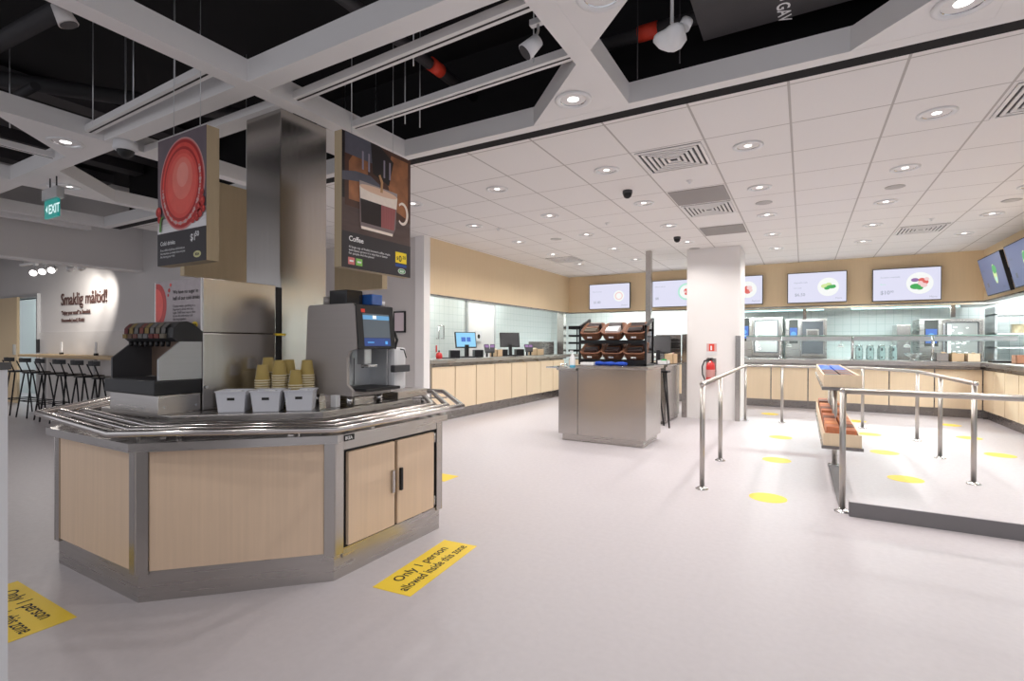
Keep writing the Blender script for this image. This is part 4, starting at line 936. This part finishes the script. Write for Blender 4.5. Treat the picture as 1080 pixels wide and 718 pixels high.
def c5(q, F, a, b):
    plate(q, F, a * .70, b * .52, b * .34, [(-.35, .30, .30, .18, e_purple, 4), (-.30, -.30, .42, .26, e_green, 5), (.0, -.42, .26, .2, e_green, 6), (.15, .25, .26, .22, e_red, 5), (.40, .10, .24, .24, e_red, 6), (.30, -.20, .26, .20, e_pink, 7), (.05, .0, .2, .2, e_pink, 7), (.5, .35, .18, .16, e_pink, 7)])
    q.text(F, 'Swedish meatballs', a * .11, b * .72, .038, e_grey, 2).text(F, '8 pcs', a * .11, b * .50, .036, e_mint, 2).text(F, '$10', a * .11, b * .20, .09, e_grey, 2, bold=.02).text(F, '.90', a * .25, b * .25, .05, e_grey, 2, bold=.02).text(F, 'Mains', a * .84, b * .06, .045, e_grey, 2)
def c6(q, F, a, b):
    q.disc(F, a * .60, b * .5, b * .13, e_lime, 3, ry=b * .26).disc(F, a * .62, b * .62, b * .15, e_green, 4, ry=b * .12).disc(F, a * .6, b * .36, b * .07, e_mint, 4)
    q.text(F, 'Soup', a * .08, b * .65, .05, e_steel, 2).rect(F, a * .15, b * .2, a * .22, b * .32, e_steel, 2).text(F, 'Sides', a * .78, b * .10, .045, e_steel, 2)
yS = 10.945; hS = .565; wS = .945
screen(-3.765, yS, wS, hS, 1.985, 0, 'menu screen with a pale cinnamon bun, leftmost on the far wall', c1)
screen(-2.34, yS, wS, hS, 1.985, 0, 'menu screen with a red dish in a mint ring, left of the pillar', c2)
screen(-1.155, yS, wS, hS, 1.985, 0, 'menu screen mostly hidden behind the white pillar', c3)
screen(.205, yS, wS, hS, 1.98, 0, 'menu screen with a plate of green and yellow food, right of the white pillar', c4)
screen(1.525, yS, .95, hS, 1.965, 0, 'menu screen with a colourful plate and the price 10.90, rightmost on the far wall', c5)
screen(2.40, 9.70, .98, .56, 1.94, -PI / 2, 'dim tilted menu screen with a green dish on the right wall', c6, .22, True)
screen(2.40, 8.55, .98, .56, 1.95, -PI / 2, 'dim tilted menu screen cut off by the right edge of the view', c6, .22, True)
for y in (9.70, 8.55): tag(M().box(2.46, y - .04, 2.16, 2.549, y + .04, 2.30, black_m).build('screen_arm'), 'black arm holding the %s tilted screen to the right wall' % ('further' if y > 9 else 'nearer'), 'bracket')

# ================================================================== CENTRAL STEEL COUNTER
t = thing('service_counter', 'free-standing brushed steel service counter in the middle of the room', 'counter', (-2.1, 6.2, 0))
M().box(-2.62, 5.87, 0, -1.60, 6.50, .085, steel_h, .002).build('plinth', t)
M().box(-2.40, 5.83, .085, -1.56, 6.52, .905, steel, .004).build('main_panel', t)
M().box(-2.66, 5.83, .085, -2.405, 6.52, .875, steel, .004).build('side_section', t)
M().box(-2.42, 5.80, .905, -1.53, 6.55, .94, steel_h, .003).build('counter_top', t)
M().box(-2.68, 5.81, .875, -2.42, 6.54, .900, steel_h, .003).build('counter_top', t)
t2 = thing('hand_basin_shelf', 'small steel shelf sticking out at the left end of the central counter', 'shelf', (-2.75, 6.0, .90))
M().box(-2.86, 5.88, .895, -2.685, 6.2, .91, chrome, .003).build('shelf_plate', t2)
M().tube([(-2.60, 5.95, .901), (-2.60, 5.95, .945), (-2.66, 5.90, .945), (-2.66, 5.90, .92)], .009, chrome, 8).build('tap', t2)
# bread basket rack
t = thing('basket_rack', 'black metal rack holding six wicker baskets on the central counter', 'rack', (-2.05, 6.2, .942))
for x in (-2.47, -1.63):
    M().box(x - .012, 6.05, .942, x + .012, 6.075, 1.42, black_m).box(x - .012, 6.38, .942, x + .012, 6.405, 1.53, black_m).box(x - .012, 6.05, .942, x + .012, 6.40, .965, black_m).prism([(6.05, 1.40), (6.05, 1.43), (6.39, 1.53), (6.40, 1.50)], x - .012, x + .012, black_m, mtx=Matrix(((0, 0, 1, 0), (1, 0, 0, 0), (0, 1, 0, 0), (0, 0, 0, 1)))).build('side_frame', t)
for z in (1.0, 1.24): M().box(-2.46, 6.06, z - .035, -1.64, 6.09, z + .01, black_m).box(-2.46, 6.36, z + .12, -1.64, 6.39, z + .15, black_m).build('cross_bar', t)
M().box(-2.46, 6.07, .945, -1.64, 6.38, .965, black_m).build('base_plate', t)
wick = mat('wicker', (.20, .085, .045), .6, var=.5, scale=(90, 90, 160)); choc = mat('dark_packet', (.035, .022, .022), .4)
def make_basket():
    t = thing('wicker_basket', 'x', 'basket')
    mt = Matrix.Rotation(.50, 4, 'X')
    def rr(sx, sy, z): return [mt @ V((x * sx, y * sy, z)) for x, y in [(math.cos(a) if abs(math.cos(a)) > 2 else max(-1, min(1, 1.25 * math.cos(a))), max(-1, min(1, 1.25 * math.sin(a)))) for a in [2 * PI * k / 24 for k in range(24)]]]
    M().rings([rr(.112, .12, 0), rr(.132, .145, .10), rr(.138, .151, .10), rr(.138, .151, .115), rr(.125, .138, .115), rr(.107, .115, .01)], wick, True).build('basket_body', t)
    q = M()
    for zz in (.02, .04, .06, .08):
        pts_ = rr(.112 + .02 * zz / .1 + .002, .12 + .025 * zz / .1 + .002, zz); q.tube(pts_, .004, wick, 6, closed=True)
    q.build('weave_band', t)
    return t, mt
bk, bmt = make_basket(); KID[bk] = kids(bk)
bx_ = [-2.33, -2.05, -1.77]; packs = {}
names = ['left', 'middle', 'right']
for r_ in range(2):
    for c_ in range(3):
        o = bk if (r_, c_) == (0, 0) else copy_tree(bk)
        o.location = (bx_[c_], 6.20, 1.07 + .245 * r_ - .01)
        o['label'] = 'wicker basket of packets, %s of the %s row on the black rack' % (names[c_], ['lower', 'upper'][r_]); o['group'] = 'wicker baskets on the rack'
        L = V(o.location); rnd = random.Random(r_ * 3 + c_)
        for k in range(7):
            mm = [choc, choc, dgrey, wick][k % 4]
            if (r_, c_) == (1, 1) and k < 4: mm = plast_w
            if (r_, c_) == (1, 0) and k < 3: mm = cols8[6]
            y = -.10 + .033 * k
            m2 = Matrix.Translation(L) @ bmt @ Matrix.Translation((rnd.uniform(-.006, .006), y, .072)) @ Matrix.Rotation(rnd.uniform(-.12, .12), 4, 'Z')
            q = M().box(-.082, -.010, -.055, .082, .010, .06, mm, .003, mtx=m2)
            tag(q.build('food_packet'), 'food packet, %s from the front in the %s %s basket' % (ORDN[k], ['lower', 'upper'][r_], names[c_]), 'packet', 'packets in the %s %s basket' % (['lower', 'upper'][r_], names[c_]))
        mtg = Matrix.Translation(L) @ bmt
        tg = tag(M().box(-.030, -.1585, .05, .005, -.1565, .072, w_ink_glare, mtx=mtg).box(.01, -.1585, .05, .03, -.1565, .072, w_ink_glare, mtx=mtg).build('price_tag'), 'white price tag on the %s %s basket' % (['lower', 'upper'][r_], names[c_]), 'price tag')
t = thing('sanitizer_bottle', 'pump bottle of hand sanitizer on the left of the central counter', 'bottle', (-2.545, 6.0, .902))
M().lathe([(.034, 0), (.036, .01), (.036, .13), (.015, .16), (.012, .175), (.0, .175)], plast_w, (-2.545, 6.0, .902), 18).build('bottle_body', t)
M().lathe([(.0365, .0), (.038, .002), (.038, .03), (.0365, .032)], e_sky if False else mat('cyan_label', (.12, .45, .65), .4), (-2.545, 6.0, .902), 18).build('label_band', t)
M().cyl((-2.545, 6.0, 1.077), (-2.545, 6.0, 1.11), .007, plast_w, seg=10).box(-2.58, 5.992, 1.105, -2.538, 6.008, 1.118, plast_w, .003).build('pump', t)
q = M(); blue_c = mat('blue_cloth', (.01, .06, .42), .7, var=.3, scale=(30, 30, 30))
rgs = []
for k in range(9):
    x = -2.20 + .38 * k / 8; rgs.append([V((x, 5.92 + .04 * math.cos(a), .966 + (.022 + .007 * math.sin(k * 2.1)) * math.sin(a))) for a in [2 * PI * j / 14 for j in range(14)]])
q.rings(rgs, blue_c); tag(q.build('folded_cloth'), 'crumpled blue cloth in front of the basket rack', 'cloth')
tag(M().box(-2.40, 5.90, .942, -2.22, 6.02, .975, plast_w, .006).build('napkin_pack'), 'white napkin pack left of the blue cloth', 'napkins')
# tall pole behind
tag(M().box(-2.30, 8.52, 0, -2.21, 8.61, ZC - .001, steel, .003).build('steel_pole'), 'slim square steel pole from floor to ceiling behind the central counter', 'pole')
# second counter with a monitor
t = thing('side_counter', 'narrow steel counter between the central counter and the white pillar', 'counter', (-2.0, 8.2, 0))
M().box(-2.18, 7.78, 0, -1.80, 8.68, .055, steel_dk).build('plinth', t)
M().box(-2.20, 7.70, .055, -1.77, 7.85, .87, steel, .003).build('front_post', t)
M().box(-2.20, 7.852, .055, -1.78, 8.70, .87, steel, .003).build('counter_body', t)
M().box(-2.22, 7.68, .871, -1.74, 8.71, .895, steel, .003).build('counter_top', t)
pos_terminal((-1.98, 8.10, .897), .25, 'dark monitor on the side counter right of the basket rack', False, 1.0)
obox('food_box', 'white box with green lid items on the side counter', 'box', -1.90, 7.72, .897, -1.76, 7.92, .96, plast_w, [mat('green_item', (.03, .32, .08), .5)], 16)
obox('food_box', 'cardboard box of pink packets behind the white box', 'box', -1.90, 8.15, .897, -1.76, 8.45, 1.05, cardboard, [p_pale, cream], 20)
t = thing('letter_tray', 'grey slotted steel rack behind the boxes beside the white pillar', 'rack', (-1.86, 8.62, .897))
M().box(-2.16, 8.66, .897, -1.75, 8.69, 1.36, steel).build('back_plate', t)
for k in range(7): M().box(-2.12, 8.56, .96 + .055 * k, -1.78, 8.655, .966 + .055 * k, dgrey if k % 2 else steel).build('slot', t)
for x, y0, y1, z1, l in ((-1.695, 8.60, 8.66, 1.37, 'left'), (-.885, 8.645, 8.70, 1.34, 'right')):
    tag(M().box(x - .04, 8.66, .0 if l == 'right' else .0, x + .04 if l == 'left' else x + .03, 8.718, z1, steel, .002).build('corner_guard'), 'tall steel corner guard on the %s edge of the white pillar' % l, 'corner guard')
# folding stand
t = thing('folding_stand', 'black folding stand leaning in the gap between the two counters', 'stand', (-1.78, 7.52, 0))
M().tube([(-1.85, 7.40, .0), (-1.80, 7.50, .80)], .012, black_m, 8).tube([(-1.70, 7.62, .0), (-1.76, 7.50, .80)], .012, black_m, 8).build('leg', t)
M().tube([(-1.78, 7.64, .0), (-1.84, 7.46, .78)], .012, black_m, 8).tube([(-1.66, 7.45, .0), (-1.72, 7.5, .80)], .012, black_m, 8).build('leg', t)
M().box(-1.90, 7.42, .79, -1.68, 7.60, .82, black_m, .004).build('top', t)

# fire extinguisher and sign
ex = thing('fire_extinguisher', 'red fire extinguisher hung on the front of the white pillar', 'fire extinguisher', (-1.28, 8.63, .62))
ec = (-1.285, 8.635, .60)
M().lathe([(.02, 0), (.060, .005), (.068, .02), (.068, .25), (.055, .30), (.025, .325), (.022, .34), (.0, .34)], red, ec, 24).build('cylinder', ex)
M().lathe([(.0686, .08), (.0688, .081), (.0688, .20), (.0686, .201)], mat('extinguisher_label', (.60, .30, .28), .5), ec, 24, cap=False).build('label_band', ex)
M().cyl((-1.285, 8.635, .94), (-1.285, 8.635, .975), .016, black, seg=12).box(-1.33, 8.625, .975, -1.25, 8.645, .987, black_m, .003).box(-1.32, 8.62, .955, -1.24, 8.64, .963, black_m, .003).build('valve_handle', ex)
M().tube([(-1.30, 8.62, .955), (-1.37, 8.60, .94), (-1.405, 8.60, .85), (-1.40, 8.60, .72), (-1.36, 8.60, .63)], .010, black, 8).build('hose', ex)
M().box(-1.36, 8.70, .62, -1.21, 8.72, .98, steel_h).build('wall_bracket', ex)
q = M().box(-1.365, 8.712, 1.03, -1.195, 8.7195, 1.22, plast_w); F = fr((-1.365, 8.712, 1.03), (1, 0, 0), (0, 0, 1))
q.rect(F, .01, .06, .16, .185, p_pale, 1).rect(F, .045, .065, .125, .18, redp, 2).rect(F, .065, .08, .09, .15, w_ink_glare, 3).rect(F, .01, .0, .16, .05, plast_w, 1)
tag(q.build('extinguisher_sign'), 'small red pictogram sign above the fire extinguisher', 'sign')

# ================================================================== QUEUE RAILS
RZ = .87; RR = .021
def rail(name, label, path, posts):
    t = thing(name, label, 'railing', (path[0][0], path[0][1], 0))
    M().tube([(x, y, RZ) for x, y in path], RR, tube_m if False else rail_m, 14).ball((*path[0], RZ), RR * 1.12, tube_m).ball((*path[-1], RZ), RR * 1.12, tube_m).build('handrail', t)
    for (x, y) in posts:
        p = M().cyl((x, y, .0), (x, y, RZ - .01), .020, rail_m, seg=16).build('post', t)
        M().lathe([(.052, 0), (.052, .006), (.030, .016), (.022, .022)], chrome, (x, y, 0), 20, cap=False).build('flange', p)
    return t
rail('queue_railing', 'long steel queue railing running from beside the white pillar round the lane', [(-.725, 4.45), (-.79, 8.85), (.76, 8.95), (1.25, 8.12), (1.29, 5.80)],
     [(-.725, 4.46), (-.742, 5.65), (-.79, 8.80), (-.28, 8.88), (.75, 8.93), (1.25, 8.10), (1.27, 6.97), (1.288, 5.82)])
rail('queue_railing', 'near steel queue railing from beside the snack rack to the right edge', [(.25, 4.37), (2.6, 4.37)], [(.25, 4.37), (2.5, 4.37)])
# kerbs
tag(M().prism([(.285, 4.27), (1.2, 4.27), (2.6, 4.36), (2.6, 4.42), (1.2, 4.335), (.285, 4.335)], 0, .10, kerb_m).prism([(.285, 4.2705), (1.2, 4.2705), (2.6, 4.3605), (2.6, 4.42), (1.2, 4.335), (.285, 4.335)], .10, .104, floor_m).build('floor_kerb'), 'low charcoal kerb on the floor under the near railing', 'kerb')
tag(M().prism([(.235, 4.45), (.27, 4.45), (.345, 5.92), (.225, 5.92)], 0, .012, kerb_m).box(.22, 5.92, 0, .35, 5.94, .02, alu).build('floor_strip'), 'dark strip on the floor leading to the foot of the magazine rack', 'floor strip')

# magazine / bottle rack
t = thing('snack_rack', 'two-tier wooden snack rack on steel posts inside the queue lane', 'rack', (.27, 6.2, 0))
y0, y1, x0, x1 = 4.85, 7.55, .145, .405
for (zb, zt, pre) in ((.36, .37, 'lower'), (.835, .845, 'upper')):
    q = M().box(x0 - .012, y0 - .01, zb, x1 + .012, y1, zb + .025, steel_dk); q.build('shelf_plate', t)
    q = M().box(x0, y0, zb + .026, x1, y0 + .015, zb + .125, birch2).box(x0, y1 - .015, zb + .026, x1, y1, zb + .125, birch2).box(x0, y0 + .0152, zb + .026, x0 + .014, y1 - .0152, zb + .115, birch2).box(x1 - .014, y0 + .0152, zb + .026, x1, y1 - .0152, zb + .115, birch2)
    q.build('wooden_tray', t)
for y in (6.0, 7.0):
    M().cyl((.275, y, 0), (.275, y, .835), .022, rail_m, seg=14).cyl((.275, y, 0), (.275, y, .015), .055, chrome, seg=18).build('post', t)
terr = mat('terracotta_packet', (.55, .19, .09), .5, var=.2, scale=(40, 40, 40)); oran = mat('orange_packet', (.70, .27, .10), .5, var=.2, scale=(40, 40, 40)); choc2 = mat('brown_packet', (.20, .075, .045), .5, var=.3, scale=(40, 40, 40)); bluep = mat('blue_packet', (.03, .13, .62), .4, var=.25, scale=(40, 40, 40))
for k in range(13):
    for s_, xa in enumerate((.165, .280)):
        yy = 4.88 + .2 * k
        if any(abs(yy + .09 - py) < .13 for py in (6.0, 7.0)): 
            continue
        h = .15 if s_ == 0 else .13
        o = M().box(xa, yy, .387, xa + .095, yy + .18, .387 + h, [terr, oran, terr, choc2][(k + s_ * 2) % 4], .006).build('snack_box')
        tag(o, 'snack box, %s from the near end, lower tray, %s row' % (['first', 'second', 'third', 'fourth', 'fifth', 'sixth', 'seventh', 'eighth', 'ninth', 'tenth', 'eleventh', 'twelfth', 'thirteenth'][k], ['left', 'right'][s_]), 'snack box', 'boxes in the lower tray')
for k in range(12):
    for s_, xa in enumerate((.165, .280)):
        yy = 4.88 + .22 * k
        m_ = bluep if k > 5 else [choc2, dgrey, choc2, choc][(k + s_) % 4]
        o = M().box(xa, yy, .862, xa + .10, yy + .19, .950, m_, .006).build('snack_packet')
        tag(o, '%s snack packet, %s from the near end, upper tray, %s row' % ('blue' if k > 5 else 'dark', (ORDN + ['twelfth'])[k], ['left', 'right'][s_]), 'snack packet', 'packets in the upper tray')

# ================================================================== FLOOR MARKS
dots = [(-.235, 4.464, 'nearest dot in the left lane'), (-.235, 5.975, 'second dot of the left lane'), (-.25, 7.47, 'third dot of the left lane'), (-.50, 9.9, 'dot in front of the serving counter near the pillar'),
        (.803, 5.72, 'nearest dot in the middle lane'), (.795, 7.02, 'second dot of the middle lane'), (.78, 8.35, 'third dot of the middle lane'), (.73, 9.68, 'dot beyond the far railing behind the snack rack'), (1.88, 7.50, 'nearest dot in the right lane'), (1.88, 8.70, 'second dot of the right lane'), (1.93, 9.95, 'third dot of the right lane')]
for x, y, l in dots:
    tag(M().cyl((x, y, .0), (x, y, .0015), .135, yellow, seg=40).build('floor_dot', origin=(x, y, 0)), 'round yellow floor sticker, ' + l, 'floor sticker', 'round yellow floor stickers')
def floor_sign(cx, cy, L, W, rz, label, full=True):
    R_ = Matrix.Translation((cx, cy, 0)) @ Matrix.Rotation(rz, 4, 'Z')
    q = M().box(-L / 2, -W / 2, 0, L / 2, W / 2, .0015, yellow, mtx=R_)
    F = (R_ @ V((0, 0, .0015)), R_.to_3x3() @ V((1, 0, 0)), R_.to_3x3() @ V((0, 1, 0)), V((0, 0, 1)))
    q.text(F, 'Only 1 person', 0, .022, .080, ink, 1, 'CENTER', bold=.012).text(F, 'allowed inside this zone', 0, -.065, .080, ink, 1, 'CENTER', bold=.012, sx=.78)
    tag(q.build('floor_sign'), label, 'floor sticker')
floor_sign(-1.753, 2.174, .665, .225, math.radians(95.4), 'yellow floor sign reading only 1 person allowed inside this zone, right of the island')
floor_sign(-3.08, .873, .67, .225, 0.0, 'yellow floor sign cut by the left edge of the view, in front of the island')
floor_sign(-2.80, 3.75, .20, .225, math.radians(20), 'small bit of yellow floor sign showing behind the right end of the island') if False else tag(M().box(-3.15, 3.55, 0, -2.70, 3.76, .0015, yellow).build('floor_sign'), 'bit of yellow floor sticker showing just past the right end of the island', 'floor sticker')

# ================================================================== DINING AREA, LETTERING
q = M(); F = (V((-11.62, 3.935, 1.86)), V((1, 0, 0)), V((0, 0, 1)), V((0, -1, 0)))
brown_i = mat('lettering_dark_brown', (.075, .035, .03), .5)
q.text(F, 'Smaklig måltid!', 0, 0, .30, brown_i, 0, bold=.006, ext=.004, sx=.98)
tag(q.build('wall_lettering'), 'large dark raised lettering on the wall of the dining area', 'lettering')
q = M(); q.text(F, '“Enjoy your meal” in Swedish', .02, -.17, .10, brown_i, 0, bold=.012, ext=.004, sx=.95)
tag(q.build('wall_lettering'), 'upper small line of lettering below the large letters', 'lettering')
q = M(); q.text(F, 'Homemade | med | Kärlek', .02, -.30, .085, brown_i, 0, bold=.012, ext=.004)
tag(q.build('wall_lettering'), 'lower small line of lettering above the tiles', 'lettering')
t = thing('bar_table', 'long oak bar table along the tiled dining wall', 'table', (-10.0, 3.75, 0))
M().box(-12.2, 3.52, .94, -7.95, 3.93, .985, oak, .004).build('table_top', t)
for x in (-12.1, -10.1, -8.05): M().box(x - .02, 3.84, 0, x + .02, 3.88, .94, alu).build('leg', t)
def make_stool():
    t = thing('bar_stool', 'x', 'stool')
    q = M().lathe([(.15, .70), (.175, .705), (.175, .72), (.16, .728), (.0, .722)], black, seg=24); q.build('seat', t)
    for (sx, sy) in ((1, 1), (-1, 1), (1, -1), (-1, -1)):
        M().tube([(sx * .11, sy * .11, .70), (sx * .165, sy * .19, 0)], .011, black_m, 8).build('leg', t)
    M().tube([(-.145, -.16, .26), (.145, -.16, .26), (.145, .16, .26), (-.145, .16, .26)], .008, black_m, 8, closed=True).build('foot_rail', t)
    for sx in (-1, 1): M().tube([(sx * .13, -.12, .70), (sx * .15, -.19, .90)], .009, black_m, 8).build('back_support', t)
    ar = [(.17 * math.sin(a), -.06 - .15 * math.cos(a)) for a in [-1.1 + .22 * k for k in range(11)]]; ai = [(x * .9, -.06 + (y + .06) * .9) for x, y in ar]
    M().prism(ar + ai[::-1], .88, .945, black).build('backrest', t)
    return t
st = make_stool(); KID[st] = kids(st)
sx_ = [-11.35, -10.72, -10.08, -9.45, -8.85, -8.30]
for i, x in enumerate(sx_):
    o = st if i == 0 else copy_tree(st)
    o.location = (x, 3.32, 0); o.rotation_euler = (0, 0, .12 * math.sin(i * 2.3)); o['label'] = 'black bar stool at the oak bar table, %s from the left' % ORDN[i]; o['group'] = 'bar stools at the oak bar table'
for i, x in enumerate((-11.2, -9.9, -8.75)):
    t = thing('napkin_holder', 'slim white and black holder standing on the bar table, %s' % ['left one', 'middle one', 'right one'][i], 'holder', (x, 3.8, .985), 'holders on the bar table')
    M().box(x - .035, 3.78, .985, x + .035, 3.82, 1.02, black).build('base', t)
    M().box(x - .03, 3.795, 1.02, x + .03, 3.805, 1.20, plast_w).build('card', t)
tag(M().cyl((-14.9, 4.70, 1.35), (-14.9, 4.74, 1.35), .12, alu, seg=24).build('wall_mirror'), 'round grey fitting on the tiles seen through the doorway', 'wall fitting')
tag(M().box(-12.60, 3.89, 1.0, -12.55, 3.94, 1.25, black, .01).build('door_reader'), 'black card reader box beside the doorway', 'card reader')
# framed notice
t = thing('framed_notice', 'small framed notice hanging on the grey pier wall right of the coffee machine', 'notice', (-5.23, 5.77, 1.37))
M().box(-5.345, 5.755, 1.36, -5.115, 5.779, 1.68, black, .004).build('frame', t)
M().box(-5.32, 5.7535, 1.385, -5.14, 5.755, 1.655, mat('notice_paper', (.70, .60, .64), .6)).build('paper', t)
# near left panel
t = thing('partition_panel', 'pale grey partition panel with a dark cap at the left edge of the view', 'panel', (-1.72, .41, 0))
d = V((-.75, -.66, 0)).normalized(); nn_ = V((d.y, -d.x, 0)); a = V((-1.627, .452, 0))
mt = Matrix(((d.x, nn_.x, 0, a.x), (d.y, nn_.y, 0, a.y), (0, 0, 1, 0), (0, 0, 0, 1)))
M().box(0, -.05, 0, .9, .0, 1.135, mat('partition_grey', (.62, .64, .68), .5), mtx=mt).build('panel_body', t)
M().box(-.004, -.055, 1.135, .9, .005, 1.152, dgrey, mtx=mt).build('cap', t)
